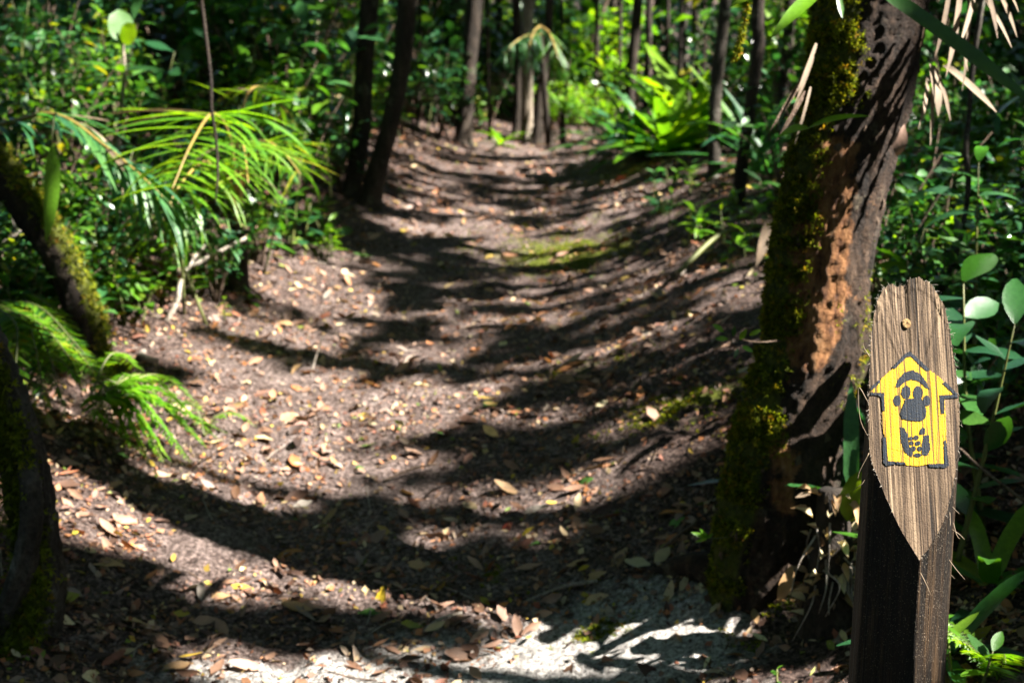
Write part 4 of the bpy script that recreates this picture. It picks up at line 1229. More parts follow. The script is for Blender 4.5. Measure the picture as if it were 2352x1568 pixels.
# --- bright fern fronds low on the left
fp = PG(-60, 4.5)
fp[2] += 0.0
r0 = root('fern', tuple(fp), 'large bright fern with long fronds arching down onto the litter beside the lichen-spotted trunk', 'fern')
Lf = np.array(fp)
def traced_frond(r0, pts, npin, pw, mat, tilt=0.0):
    L = np.array(r0.location)
    C = catmull(np.array(pts), 100)
    V, Q, _, _ = tube(C, [0.004, 0.003, 0.001], 5, 30)
    fr = add('frond', np_mesh('frond', V - L, Q, M['stem_green']), r0)
    parts_p, parts_R, sz = [], [], []
    for i in range(npin):
        f = 0.12 + 0.87 * i / npin
        k_ = int(f * 99)
        tdir = C[min(k_ + 2, 99)] - C[max(0, k_ - 2)]; tdir /= np.linalg.norm(tdir)
        s_ = np.cross(tdir, [0, 0, 1]); s_ /= np.linalg.norm(s_)
        for sg in (-1, 1):
            d = s_ * sg + tdir * 0.35 + np.array([0, 0, -0.12 + tilt]) + rng.normal(0, 0.12, 3)
            m_ = frame_matrix((0, 0, 0), d, np.array([0, 0, 1]) + rng.normal(0, 0.2, 3))
            parts_p.append(C[k_] - L); parts_R.append(np.array(m_.to_3x3())); sz.append(pw * math.sin(math.pi * min(1, 0.25 + 0.72 * f)) ** 0.8 * rng.uniform(.85, 1.1))
    n = len(sz)
    V, Q = scatter(pin_t, np.array(parts_p), np.array(parts_R), np.array(sz))
    o = add('pinnae', np_mesh('pinnae', V, Q, M[mat], np.repeat(rng.uniform(.1, .7, n), len(pin_t[1]))), fr)
    o['kind'] = 'stuff'
crownp = P(-40, 690, 4.5)
add('rootstock', tube_mesh('rootstock', [np.array([0, 0, -.05]), (crownp - Lf) * 0.5, crownp - Lf], [0.04, 0.035, 0.03], M['bark'], 10, 10, .2, 2), r0)
gz = lambda px, py, h: G(px, py) + np.array([0, 0, h])
hub = P(235, 905, 4.25)
fl_ = []
for (ex, ey, wv) in [(300, 1055, 0), (345, 1088, .02), (395, 1082, .01), (440, 1078, .03), (480, 1050, .02), (505, 1028, .04), (455, 985, .05), (380, 985, .05), (260, 1000, .02)]:
    m1 = (gz(ex, ey, .03) * .45 + hub * .55) + np.array([0, 0, .05 + wv])
    fl_.append(([hub + rng.normal(0, .015, 3), m1, gz(ex, ey, .025)], 40, .055, 'lime'))
    fl_.append(([hub + rng.normal(0, .03, 3), m1 + rng.normal(0, .03, 3), gz(ex + rng.uniform(-25, 25), ey + rng.uniform(-30, 10), .03)], 36, .05, 'lime'))
for dx, dy_, dz in [(0, 0, 0), (20, -25, .1), (-15, 15, -.1), (40, 10, .05), (10, -50, .2)]:
    fl_.append(([crownp, P(60 + dx, 725 + dy_, 4.45 + dz), P(150 + dx, 810 + dy_, 4.35 + dz), hub + rng.normal(0, .04, 3)], 56, .06, ['lime', 'leaf'][len(fl_) % 2]))
for (ex, ey, yy) in [(110, 980, 4.15), (70, 1000, 4.2), (150, 970, 4.2), (40, 940, 4.1), (190, 900, 4.3), (100, 900, 4.4), (20, 1000, 4.3)]:
    fl_.append(([crownp, P(20 + ex * .35, 740, yy + .1), P(ex * .8 + 5, (ey + 740) * .5, yy), P(ex, ey, yy)], 50, .06, 'leaf'))
for pts, npn, pw, mt in fl_:
    traced_frond(r0, pts, npn, pw, mt)
f2 = G(470, 1003)
r0 = root('small_fern', tuple(f2), 'small bright fern sprig reaching over the sunlit litter past the large fern', 'fern')
traced_frond(r0, [f2, gz(500, 1000, .06), gz(545, 998, .07), gz(590, 1004, .03)], 20, 0.035, 'lime')
traced_frond(r0, [f2, gz(455, 985, .06), gz(430, 968, .07), gz(395, 970, .04)], 20, 0.035, 'lime')

# --- sapling with the round glossy leaf
sp_ = PG(270, 6.8)
r0 = root('broadleaf_sapling', tuple(sp_), 'upright sapling topped by one big round glossy leaf above the palm fronds', 'sapling')
Ls = np.array(sp_)
t1 = P(285, 170, 6.8) - Ls; t2 = P(282, 100, 6.8) - Ls
add('stem', tube_mesh('stem', [np.array([0, 0, -.05]), P(275, 300, 6.8) - Ls, t1, t2], [0.014, 0.011, 0.009, 0.007], M['bark_pale'], 8, 20), r0)
add('leaf', leafm('round', 'teal', 2), r0, mw=frame_matrix(t2, (-0.1, 0.15, 1), (0.45, -.8, 0.4), 0.16))['label'] = 'round glossy top leaf'
add('leaf', leafm('round', 'lime', 2), r0, mw=frame_matrix(t2, (0.45, -0.3, 0.55), (0.1, -1, 0.5), 0.12))
for (px, py, d, s) in [(280, 165, (-1, -.2, .45), .2), (284, 160, (1, -.2, .1), .24), (280, 205, (-1, -.3, .0), .16), (277, 230, (1, -.2, .1), .26), (277, 230, (-1, -.4, -.2), .2), (276, 260, (.6, -.6, .2), .22)]:
    add('leaf', leafm('lance', 'leaf', 0), r0, mw=frame_matrix(P(px, py, 6.8) - Ls, d, (0, -.3, 1), s))

# --- palm frond hanging before the pale trunk
hp = P(1235, 40, 11.9)
r0 = root('hanging_palm', tuple(PG(1262, 12.1)), 'thin palm with glossy fronds hanging before the pale straight trunk', 'palm')
Lh = np.array(r0.location)
add('trunk', tube_mesh('trunk', [np.array([0, 0, -.05]), P(1250, 200, 12.0) - Lh, P(1240, 60, 11.9) - Lh], [0.03, 0.025, 0.02], M['bark'], 8, 16, .1), r0)
palm_frond(r0, [P(1240, 80, 11.9), P(1210, 82, 11.6), P(1180, 100, 11.4), P(1158, 125, 11.3)], 18, .26, 'teal', t0=.1, side=.6, down=.5)
palm_frond(r0, [P(1240, 60, 11.9), P(1260, 75, 11.5), P(1275, 110, 11.3), P(1285, 150, 11.2)], 16, .26, 'leaf', t0=.1, side=.6, down=.6)
palm_frond(r0, [P(1240, 60, 11.9), P(1225, 75, 11.3), P(1215, 110, 11.0), P(1210, 140, 10.9)], 14, .24, 'teal', t0=.1, side=.8, down=.6)

# --- strap-leaved clumps (bromeliads)
for (px, Y, n, ln, mt, lab, tl) in [
    (1535, 9.3, 26, 0.80, 'lime', 'biggest bright green strap-leaved clump in full sun on the bank', (0, -.1)),
    (1470, 9.6, 18, 0.70, 'teal', 'glossy strap-leaved clump touching the biggest bright clump on its path side', (-.2, -.1)),
    (1590, 9.7, 18, 0.85, 'lime', 'tall upright strap-leaved clump behind the biggest bright clump', (.1, 0)),
    (1425, 10.4, 14, 0.62, 'teal', 'strap-leaved clump bending over the path near its head', (-.3, -.2)),
    (1735, 7.9, 18, 0.62, 'teal', 'blue-green strap-leaved clump between the two dark poles', (0, -.1)),
    (1770, 7.3, 16, 0.52, 'teal', 'low blue-green strap-leaved clump behind the fallen branch', (0, -.1)),
    (2150, 5.3, 16, 0.40, 'lime', 'bright small rosette lit behind the mossy leaning tree', (0, -.1)),
    (2060, 5.6, 12, 0.36, 'leaf', 'dim strap rosette next to the bright small rosette', (0, 0)),
    (1690, 8.9, 14, 0.6, 'leaf', 'strap-leaved clump at the back of the dark poles', (0, 0)),
    (1640, 10.6, 16, 0.75, 'leaf', 'strap-leaved clump in shade behind the biggest bright clump', (0, 0)),
    (2250, 6.4, 14, 0.5, 'teal', 'dark strap-leaved clump in the shade above the post', (0, 0)),
    (1150, 11.8, 10, 0.28, 'lime', 'little bright rosette at the foot of the dark trunk by the path head', (0, -.1))]:
    rosette(PG(px, Y), n, ln, mt, lab, None, 'broadstrap' if mt == 'lime' else 'strap', tilt=tl)
# stalked bromeliad at the path head
sb = PG(1292, 12.4)
r0 = root('stalked_bromeliad', tuple(sb), 'bright yellow-green rosette raised on a short dark stalk at the path head', 'plant')
tpb = P(1292, 262, 12.4) - np.array(sb)
add('stalk', tube_mesh('stalk', [np.array([0, 0, -.03]), tpb * .5, tpb], [.03, .025, .025], M['bark'], 8, 8, .1), r0)
for i in range(11):
    a = i * 2.4; el = rng.uniform(.3, 1.2)
    add('leaf', leafm('broadstrap', 'lime', int(rng.integers(0, 3))), r0, mw=frame_matrix(tpb, (math.cos(a) * math.cos(el), math.sin(a) * math.cos(el), math.sin(el)), (0, 0, 1), rng.uniform(.2, .3)))

# --- scattered understory, drawn in world coordinates
CLEAR = [(PG(px, Y)[0], Y) for px, Y in [(1535, 9.3), (1470, 9.6), (1590, 9.7), (1425, 10.4), (1735, 7.9), (1770, 7.3), (2150, 5.3), (1500, 8.6), (1560, 8.6), (1740, 7.0)]]
def place(n, ylo, yhi, side, off=0.0, spread=2.6):
    out = []
    tries = 0
    while len(out) < n and tries < n * 60:
        tries += 1
        y = rng.uniform(ylo, yhi)
        xc, hw = tab(XC, y), tab(HW, y)
        s = off + rng.random() ** 1.1 * (spread + 0.12 * y)
        x = xc + side * (hw + s)
        if abs(x) > 0.37 * y + 0.55: continue
        px = 1176 + F * x / y
        if side > 0 and any((x - a) ** 2 + (y - b) ** 2 < .42 ** 2 for a, b in CLEAR): continue
        # keep the post, the mossy tree and the near-left litter free
        if y < 3.6 and x < 0.98 and x > 0: continue
        if side < 0 and y < 5.2 and px > 130: continue
        if side > 0 and y < 6.2 and px < 1980: continue
        out.append(np.array([x, y, float(ground_z(x, y)) - 0.005]))
    return out

kinds = [('ellipse', 'leaf', 'oval-leaved green seedling'), ('lance', 'leaf', 'narrow-leaved green seedling'), ('obovate', 'deep', 'dark glossy-leaved seedling'), ('ellipse', 'teal', 'blue-green oval-leaved seedling'), ('lance', 'lime', 'yellow-green narrow-leaved seedling')]
def seed_batch(n, ylo, yhi, side, hr, ls, nl, off=0.0, spread=2.6):
    for p in place(n, ylo, yhi, side, off, spread):
        sh, mt, lab = kinds[int(rng.integers(0, len(kinds)))]
        mk_ = mark(p)
        seedling(p, rng.uniform(*hr), int(rng.integers(nl[0], nl[1])), rng.uniform(*ls), sh, mt, lab + ' ' + mk_, lab + 's ' + mk_)
seed_batch(85, 5.2, 8.5, -1, (.12, .5), (.055, .12), (7, 15), 0.0, 1.2)
seed_batch(70, 6.0, 11.5, -1, (.25, .9), (.08, .17), (9, 18), .2)
seed_batch(55, 6.2, 10.5, 1, (.15, .5), (.06, .13), (7, 14), 0.05, 1.4)
seed_batch(45, 3.6, 6.5, 1, (.15, .55), (.07, .14), (8, 15), .1, 1.6)
seed_batch(36, 6.5, 11.5, 1, (.3, .9), (.09, .18), (9, 16), .3)
for p in place(34, 5.4, 9, -1, -0.15, 0.4) + place(16, 6.5, 10, 1, -0.15, .3):
    mk_ = mark(p)
    seedling(p, rng.uniform(.04, .10), int(rng.integers(4, 7)), rng.uniform(.035, .06), 'ellipse', 'lime', 'tiny bright sprout at the path edge ' + mk_, 'tiny sprouts ' + mk_, name='sprout')

for q in range(48):
    py = rng.uniform(550, 850); px = rng.uniform(-60, 335 - (py - 550) * .45)
    p = G(px, py); p[2] -= .005
    sh, mt, lab = kinds[int(rng.integers(0, len(kinds)))]
    mk_ = mark(p)
    seedling(p, rng.uniform(.10, .32), int(rng.integers(8, 15)), rng.uniform(.05, .10), sh, mt, lab + ' ' + mk_, lab + 's ' + mk_)
for q in range(46):
    py = rng.uniform(545, 770); bx_ = np.interp(py, [545, 600, 650, 700, 770], [690, 600, 540, 430, 310])
    px = bx_ - rng.random() ** 1.4 * 330
    p = G(px, py); p[2] -= .005
    sh, mt, lab = kinds[int(rng.integers(0, len(kinds)))]
    mk_ = mark(p)
    seedling(p, rng.uniform(.06, .26), int(rng.integers(6, 13)), rng.uniform(.045, .095), sh, mt, lab + ' ' + mk_, lab + 's ' + mk_)
for q in range(16):
    p = G(rng.uniform(560, 770), rng.uniform(500, 600)); p[2] -= .005
    sh, mt, lab = kinds[int(rng.integers(0, len(kinds)))]
    mk_ = mark(p)
    seedling(p, rng.uniform(.12, .34), int(rng.integers(8, 14)), rng.uniform(.06, .11), sh, mt, lab + ' ' + mk_, lab + 's ' + mk_)
def shrub_batch(n, ylo, yhi, side, sz, ks, off=0.0, spread=2.6, flat=1.0, lab='leafy shrub'):
    for p in place(n, ylo, yhi, side, off, spread):
        kd = ks[int(rng.integers(0, len(ks)))]
        w1 = {'deep': 'dark small-leaved', 'leaf': 'green small-leaved', 'lime': 'bright small-leaved', 'teal': 'blue-green small-leaved'}[kd[0]]
        mk_ = mark(p)
        shrub(p, rng.uniform(*sz), kd, w1 + ' ' + lab + ' ' + mk_, w1 + ' ' + (lab + 'es' if lab.endswith('sh') else lab + 's') + ' ' + mk_, flat=flat)
NEARK = [('deep', 190, 0.12, 0), ('leaf', 200, 0.10, 1), ('deep', 230, 0.09, 2), ('leaf', 150, 0.15, 3), ('teal', 170, 0.12, 4)]
NEARK2 = [('leaf', 200, 0.12, 11), ('deep', 200, .13, 12)]
FARK = [('leaf', 280, 0.12, 5), ('deep', 280, 0.14, 6), ('lime', 260, 0.12, 7), ('deep', 320, 0.10, 8), ('leaf', 200, 0.17, 9)]
shrub_batch(38, 5.4, 8.5, -1, (.4, .8), NEARK, .05, 1.6)
for q in range(12):
    py = rng.uniform(540, 800); px = rng.uniform(-60, 300 - (py - 550) * .6)
    p = G(px, py)
    kd = NEARK2[q % 2]; mk_ = mark(p); w1 = ['green', 'dark'][q % 2]
    shrub(p, rng.uniform(.3, .5), kd, w1 + ' low spreading bush ' + mk_, w1 + ' low spreading bushes ' + mk_)
shrub_batch(34, 8.0, 12.5, -1, (.8, 1.5), NEARK, .35, 2.6)
shrub_batch(15, 6.5, 9.5, 1, (.45, .9), NEARK, .25, 1.8)
shrub_batch(26, 4.0, 7.5, 1, (.35, .75), NEARK, .45, 1.4)
shrub_batch(26, 8.5, 13, 1, (.8, 1.5), NEARK, .5, 2.6)
shrub_batch(42, 12, 20, -1, (.9, 1.8), FARK, .2, 4.0, lab='tall undergrowth bush')
shrub_batch(42, 12, 20, 1, (.8, 1.7), FARK, .2, 4.0, lab='tall undergrowth bush')
for (px, Y, s, kd) in [(1290, 14.2, 1.0, 0), (1350, 14.6, 1.1, 2), (1240, 14.0, .9, 1), (1400, 13.6, .9, 0), (1180, 14.5, 1.2, 1), (1320, 17, 1.8, 1), (1450, 15.5, 1.4, 3), (1120, 13.6, 1.1, 1), (1060, 13, 1.1, 3), (960, 12, 1.0, 1), (1010, 11.6, .8, 3), (920, 11, .8, 1), (1110, 12.4, .6, 0), (1260, 13.4, .5, 2), (1330, 13.2, .5, 2), (1370, 12.6, .5, 2)]:
    p = PG(px, Y)
    kd = FARK[kd]
    w1 = {'deep': 'dark', 'leaf': 'green', 'lime': 'sunlit lime'}[kd[0]]
    shrub(p, s, kd, w1 + ' bush closing the view at the head of the path', w1 + ' bushes at the path head')

for q in range(15):
    Yq = rng.uniform(3.5, 5.0); p = PG(rng.uniform(2060, 2420), Yq)
    kd = NEARK[[0, 2, 4, 1][q % 4]]; w1 = {'deep': 'dark', 'teal': 'blue-green', 'leaf': 'green'}[kd[0]]
    shrub(p, rng.uniform(.4, .62), kd, w1 + ' waist-high bush filling the gap behind the waymark post', w1 + ' bushes behind the post')
for q in range(7):
    p = PG(2050 + 52 * q, rng.uniform(3.3, 4.6))
    rosette(p, 11, rng.uniform(.34, .5), ['deep', 'teal', 'leaf'][q % 3], ['dark', 'blue-green', 'green'][q % 3] + ' long-bladed strap plant in the shade behind the waymark post', ['dark', 'blue-green', 'green'][q % 3] + ' strap plants behind the post', 'broadstrap', up=.8)
for q in range(30):
    py = rng.uniform(425, 640); p = G(np.interp(py, [425, 640], [1430, 1640]) + rng.random() * 200, py)
    sh, mt, lab = kinds[int(rng.integers(0, len(kinds)))]
    mk_ = mark(p)
    seedling(p, rng.uniform(.05, .22), int(rng.integers(5, 11)), rng.uniform(.045, .10), sh, mt, lab + ' ' + mk_, lab + 's ' + mk_)
# ferns in the understory
for p in place(14, 5.6, 11, -1, .2, 2.2):
    mk_ = mark(p)
    fern(p, int(rng.integers(5, 8)), rng.uniform(.35, .6), 'leaf', 'green fern tuft ' + mk_, 'fern tufts ' + mk_)
for p in place(8, 6.5, 11, 1, .2, 2.2):
    mk_ = mark(p)
    fern(p, int(rng.integers(5, 8)), rng.uniform(.3, .5), 'lime', 'bright fern tuft ' + mk_, 'bright fern tufts ' + mk_)

# palms and tall strap plants deeper in
for p in place(10, 8.5, 16, -1, .8, 3) + place(10, 8.5, 16, 1, .8, 3):
    mk_ = mark(p)
    rosette(p, int(rng.integers(9, 14)), rng.uniform(.7, 1.3), ['leaf', 'teal', 'deep'][int(rng.integers(0, 3))], 'tall arching strap-leaved plant ' + mk_, 'tall strap-leaved plants ' + mk_, 'strap', name='tall_strap_plant', up=1.1)

# far-off wood: one mass of leaves behind everything
n = 46000
x = rng.uniform(-24, 26, n); y = rng.uniform(19, 44, n)
z = ground_z(x, y) + rng.random(n) ** 1.5 * (2.0 + 0.16 * y)
keep = fbm(x * .5, z * .7 + y * .4, 51, 3) > 0.40
x, y, z = x[keep], y[keep], z[keep]; n = len(x)
V, Q = scatter(kite, np.stack([x, y, z], -1), rots(rng.uniform(0, 6.28, n), rng.normal(-.1, .6, n), rng.normal(0, .6, n)), rng.uniform(.18, .42, n))
o = add('distant_forest', np_mesh('distant_forest', V, Q, M['deep'], rng.random(n), smooth=False))
tag(o, 'dim mass of forest foliage closing the view behind all trunks', 'foliage', kind='stuff')

# the wood goes on to both sides and behind: unseen foliage added to block low sky light
n = 26000
a_ = rng.uniform(0, 2 * np.pi, n); rr_ = rng.uniform(15, 22, n)
x = 1 + rr_ * np.cos(a_); y = 8 + rr_ * np.sin(a_) * 1.1
k_ = ~((y > 0) & (np.abs(x) < .45 * y + 1.5)) & (y < 24)
x, y = x[k_], y[k_]; n = len(x)
z = ground_z(x, y) + rng.random(n) * 8.5
V, Q = scatter(kite, np.stack([x, y, z], -1), rots(rng.uniform(0, 6.28, n), rng.normal(-.6, .6, n), rng.normal(0, .7, n)), rng.uniform(.5, 1.0, n))
o = add('sky_blocking_foliage', np_mesh('sky_blocking_foliage', V, Q, M['deep'], rng.random(n), smooth=False))
tag(o, 'unseen ring of forest foliage added to block low sky light', 'foliage', kind='stuff')

# --- plants right of and behind the post
for (px, py, Y, h, n, ls, sh, mt, lab) in [
    (2235, 1180, 3.1, .62, 14, .13, 'ellipse', 'deep', 'tall dark glossy plant with oval leaves rising close behind the post'),
    (2310, 1150, 3.3, .60, 14, .14, 'ellipse', 'deep', 'dark glossy plant with large drooping leaves, outer neighbour of the tall one behind the post'),
    (2270, 1000, 3.9, .70, 13, .14, 'lance', 'teal', 'blue-green plant with long leaves standing farther behind the post'),
    (2080, 900, 4.2, .45, 12, .12, 'lance', 'leaf', 'green plant half hidden between post top and mossy trunk'),
    (2260, 1500, 2.62, .16, 8, .085, 'lance', 'leaf', 'small fresh green seedling at the foot of the post'),
    (2310, 1540, 2.55, .12, 8, .07, 'ellipse', 'leaf', 'low fresh seedling beyond the small one at the foot of the post'),
    (1830, 1530, 2.9, .05, 5, .03, 'ellipse', 'leaf', 'tiny green seedling in front of the mossy trunk base')]:
    seedling(PG(px, Y), h, n, ls, sh, mt, lab, name='leafy_plant')
rosette(PG(2235, 2.75), 9, .26, 'deep', 'broad arching strap plant with leaves curving out beside the post', None, 'broadstrap', up=.6)
rosette(PG(2330, 3.0), 9, .32, 'leaf', 'strap plant with long drooping blades, outer one beside the post', None, 'broadstrap', up=.5)
fern(PG(2370, 2.62), 5, .26, 'lime', 'green fern with toothed fronds beside the post', None, el=.75, yaws=[2.7, 3.3, 3.9, 2.2, 4.4])
b0 = PG(1955, 3.25)
r0 = root('upright_leaf', tuple(b0), 'single smooth upright green blade between mossy trunk and post', 'leaf')
add('blade', leafm('broadstrap', 'teal', 2, 'blade'), r0, mw=frame_matrix(P(1955, 1110, 3.25) - np.array(b0), (-.03, .03, 1), (-.2, -1, 0), .24))
add('stem', tube_mesh('stem', [np.array([0, 0, -.02]), (P(1955, 1110, 3.25) - np.array(b0)) * .5, P(1955, 1112, 3.25) - np.array(b0)], [.006, .005, .005], M['stem_green'], 6, 6), r0)

# --- things growing on or hanging from the mossy tree
Y = MAIN_Y
def blade(name, label, a, b, Y1, Y2, width, mat, droop=0.2, cat='leaf', up=(0.1, -0.6, 1), rows=10, group=None, shape='strap'):
    p, q = P(*a, Y1), P(*b, Y2)
    Ln = float(np.linalg.norm(q - p))
    V, Q = leaf_arr(Ln, width, rows, 0.12, droop, shape)
    o = add(name, np_mesh(name, V, Q, M[mat]), mw=frame_matrix(p, (q - p) + np.array([0, 0, droop * .35 * Ln]), up))
    return tag(o, label, cat, group)
blade('strap_leaf', 'long dark green strap leaf slanting across the top of the mossy tree', (2020, -25), (2400, 255), Y - .16, Y - .35, .034, 'leaf', .15, up=(-.3, -.9, .6))
blade('strap_leaf', 'bright green blade with brown tip at the left top of the mossy tree', (1890, -25), (1776, 74), Y - .1, Y - .25, .036, 'lime', .2, shape='lance')
blade('strap_leaf', 'bright green leaf edge poking in above the hanging moss strand', (1770, -30), (1678, 12), Y - .1, Y - .2, .03, 'lime', .1, shape='lance')
blade('strap_leaf', 'small green blade on the bark beneath the long strap leaf', (1925, -10), (1936, 40), Y - .17, Y - .2, .014, 'leaf', .1)
for i, (a, b, w_) in enumerate([((2180, -20), (2160, 130), .012), ((2205, -20), (2190, 170), .015), ((2240, -30), (2222, 100), .012), ((2225, -10), (2228, 200), .010), ((2260, -40), (2300, 80), .013), ((2280, -40), (2345, 75), .012), ((2250, -20), (2330, 100), .010), ((2300, -30), (2352, 20), .010), ((2140, 150), (2165, 260), .026), ((2150, 165), (2190, 270), .012), ((2170, 150), (2290, 248), .020), ((2130, 180), (2128, 290), .012), ((2140, 210), (2146, 330), .009), ((2110, 120), (2140, 40), .009), ((2190, 60), (2235, 155), .010)]):
    blade('dry_strap', 'withered straw-coloured strap leaf hanging from the crown base of the mossy tree', a, b, Y - .02 + .02 * (i % 4), Y - .1 - .02 * (i % 3), w_, 'straw', .15, 'dead leaf', up=(.3, -1, .2), group='withered straps on the mossy tree')
for i, (a, b, w_) in enumerate([((1860, 150), (1778, 300), .011), ((1850, 210), (1790, 325), .010), ((1868, 130), (1830, 245), .008), ((1862, 200), (1832, 330), .007), ((1875, 100), (1838, 210), .009)]):
    blade('dry_strap', 'reddish withered strap hanging off the path side of the mossy tree', a, b, Y - .05, Y - .12, w_, 'twig' if i < 2 else 'straw', .1, 'dead leaf', up=(.3, -1, .2), group='reddish withered straps')
# two-leaf sprout on the bark
sp0 = P(1858, 294, Y - .14)
r0 = root('bark_sprout', tuple(sp0), 'two-leaved bright green sprout growing from the mossy bark', 'plant')
add('stem', tube_mesh('stem', [np.array([0, .1, .0]), np.array([0, .02, 0.0]), np.array([0, 0, 0])], [.002, .002, .002], M['stem_green'], 5, 5), r0)
for (b, w_) in (((1798, 320), .026), ((1994, 262), .024)):
    q = P(*b, Y - .22) - sp0
    Ln = float(np.linalg.norm(q))
    add('leaf', np_mesh('leaf', *leaf_arr(Ln, w_, 8, .15, .35, 'lance'), M['lime']), r0, mw=frame_matrix((0, 0, 0), q + np.array([0, 0, .03]), (0.1, -.7, 1)))
# hanging moss strand
r0 = root('moss_strand', tuple(P(1715, 15, Y - .15)), 'dangling yellow-green moss strand beside the top of the mossy tree', 'moss')
Lm = np.array(r0.location)
sc_ = catmull([P(1720, -20, Y - .15), P(1712, 40, Y - .15), P(1700, 95, Y - .15), P(1690, 140, Y - .15)], 60)
V, Q, _, _ = tube(sc_, [.0015, .0012, .0006], 5, 40)
add('strand', np_mesh('strand', V - Lm, Q, M['stem_green']), r0)
pos = sc_[rng.integers(8, 60, 90)] - Lm
nn_ = rng.normal(0, 1, (90, 3)); nn_ /= np.linalg.norm(nn_, axis=1)[:, None]
o = add('moss', moss_mesh('moss', pos, nn_, rng.uniform(.008, .016, 90)), r0); o['kind'] = 'stuff'
# sprout at the trunk edge
s0 = P(1715, 785, Y - .03)
r0 = root('bark_sprout', tuple(s0), 'yellow-green twiggy sprout sticking out from the left edge of the mossy trunk', 'plant')
tw = [np.array([.08, 0, -.02]), np.zeros(3), P(1740, 752, Y - .05) - s0]
add('stem', tube_mesh('stem', [np.array([.09, .02, .0]), np.array([.02, 0, 0]), P(1668, 770, Y - .06) - s0], [.002, .0018, .001], M['twig'], 5, 8), r0)
for (px, py, d, s, mt) in [(1662, 762, (-.6, -.3, .5), .034, 'lime'), (1672, 778, (-1, -.2, .1), .03, 'lime'), (1700, 780, (.2, -.5, .6), .034, 'lime'), (1705, 795, (.6, -.6, -.2), .03, 'lime'), (1695, 800, (-.3, -.5, -.6), .026, 'leaf'), (1722, 770, (.7, -.4, .5), .03, 'lime'), (1685, 772, (0, -.4, 1), .026, 'leaf')]:
    add('leaf', leafm('ellipse', mt, 0), r0, mw=frame_matrix(P(px, py, Y - .06) - s0, d, (0, -1, .5), s))
s1 = P(1625, 1235, Y - .05)
r0 = root('bark_sprout', tuple(s1), 'small toothed green sprout low on the left edge of the mossy trunk', 'plant')
add('stem', tube_mesh('stem', [np.array([.08, .02, .0]), np.array([.03, 0, .0]), np.zeros(3)], [.002, .0018, .001], M['stem_green'], 5, 6), r0)
for (d, s) in [((-1, -.3, .5), .045), ((-.6, -.5, .9), .035), ((-.9, -.5, -.1), .035), ((.2, -.7, .5), .03)]:
    add('leaf', leafm('lance', 'lime', 0), r0, mw=frame_matrix((0, 0, 0), d, (0, -1, .5), s))
# brown leaf caught at the trunk foot
blade('hanging_dead_leaf', 'brown dead leaf hanging upright at the foot of the mossy trunk', (1818, 1298), (1796, 1386), Y - .28, Y - .3, .036, 'tan', .25, 'dead leaf', up=(.25, -1, .2), rows=7, shape='ellipse')
blade('hanging_dead_leaf', 'grey curled dead leaf clinging to the right side of the mossy trunk', (2078, 285), (2064, 350), Y - .03, Y - .08, .034, 'pinkish', .7, 'dead leaf', up=(-.3, -1, .2), rows=7, shape='obovate')
# dried epiphyte between trunk and post
e0 = P(1915, 1190, 3.12)
eg = float(ground_z(e0[0], e0[1]))
e0[2] = max(e0[2], eg + .14)
r0 = root('dried_epiphyte', (e0[0], e0[1], eg), 'withered bract cluster with pale dangling roots at the foot of the mossy tree', 'plant')
Le = np.array(r0.location)
V, Q, _, _ = tube([np.array([0, .02, -.05]), np.array([0.0, .02, (e0[2] - eg) * .5]), e0 - Le + np.array([0, .03, .06])], [.075, .06, .03], 14, 16, .35, 8)
add('core', np_mesh('core', V, Q, M['bark']), r0)
bm_ = [np_mesh('bract', *leaf_arr(1, .34, 5, .35, -.5 + .6 * v, 'lance', .12, .3), M[['straw', 'cream', 'tan'][v]]) for v in range(3)]
for i in range(75):
    a = rng.uniform(-3.6, 0.5); hh = rng.uniform(.02, (e0[2] - eg) + .08)
    q = np.array([math.cos(a) * .05, math.sin(a) * .05 + .02, hh])
    add('bract', bm_[int(rng.integers(0, 3))], r0, mw=frame_matrix(q, (math.cos(a) * .8, math.sin(a) * .8, rng.uniform(-.5, 1.0)), (math.cos(a) * .3, -.6, 1), rng.uniform(.022, .062)))
add('bract', np_mesh('bract', *leaf_arr(.13, .075, 6, .2, -.2, 'ellipse', .08), M['leaf']), r0, mw=frame_matrix(e0 - Le + np.array([.03, -.02, .0]), (.1, -.1, 1), (0, -1, .2)))['label'] = 'yellowing green bract'
for i in range(16):
    a = rng.uniform(-3.5, .2)
    q = np.array([math.cos(a) * .05, math.sin(a) * .05, rng.uniform(.12, (e0[2] - eg) + .02)])
    d = np.array([math.cos(a) * .05 + rng.normal(0, .03), math.sin(a) * .05, -rng.uniform(.05, .14)])
    add('dry_root', tube_mesh('dry_root', [q, q + d * .5 + rng.normal(0, .012, 3), q + d], [.0026, .002, .0012], M['deadwood'], 5, 8), r0)

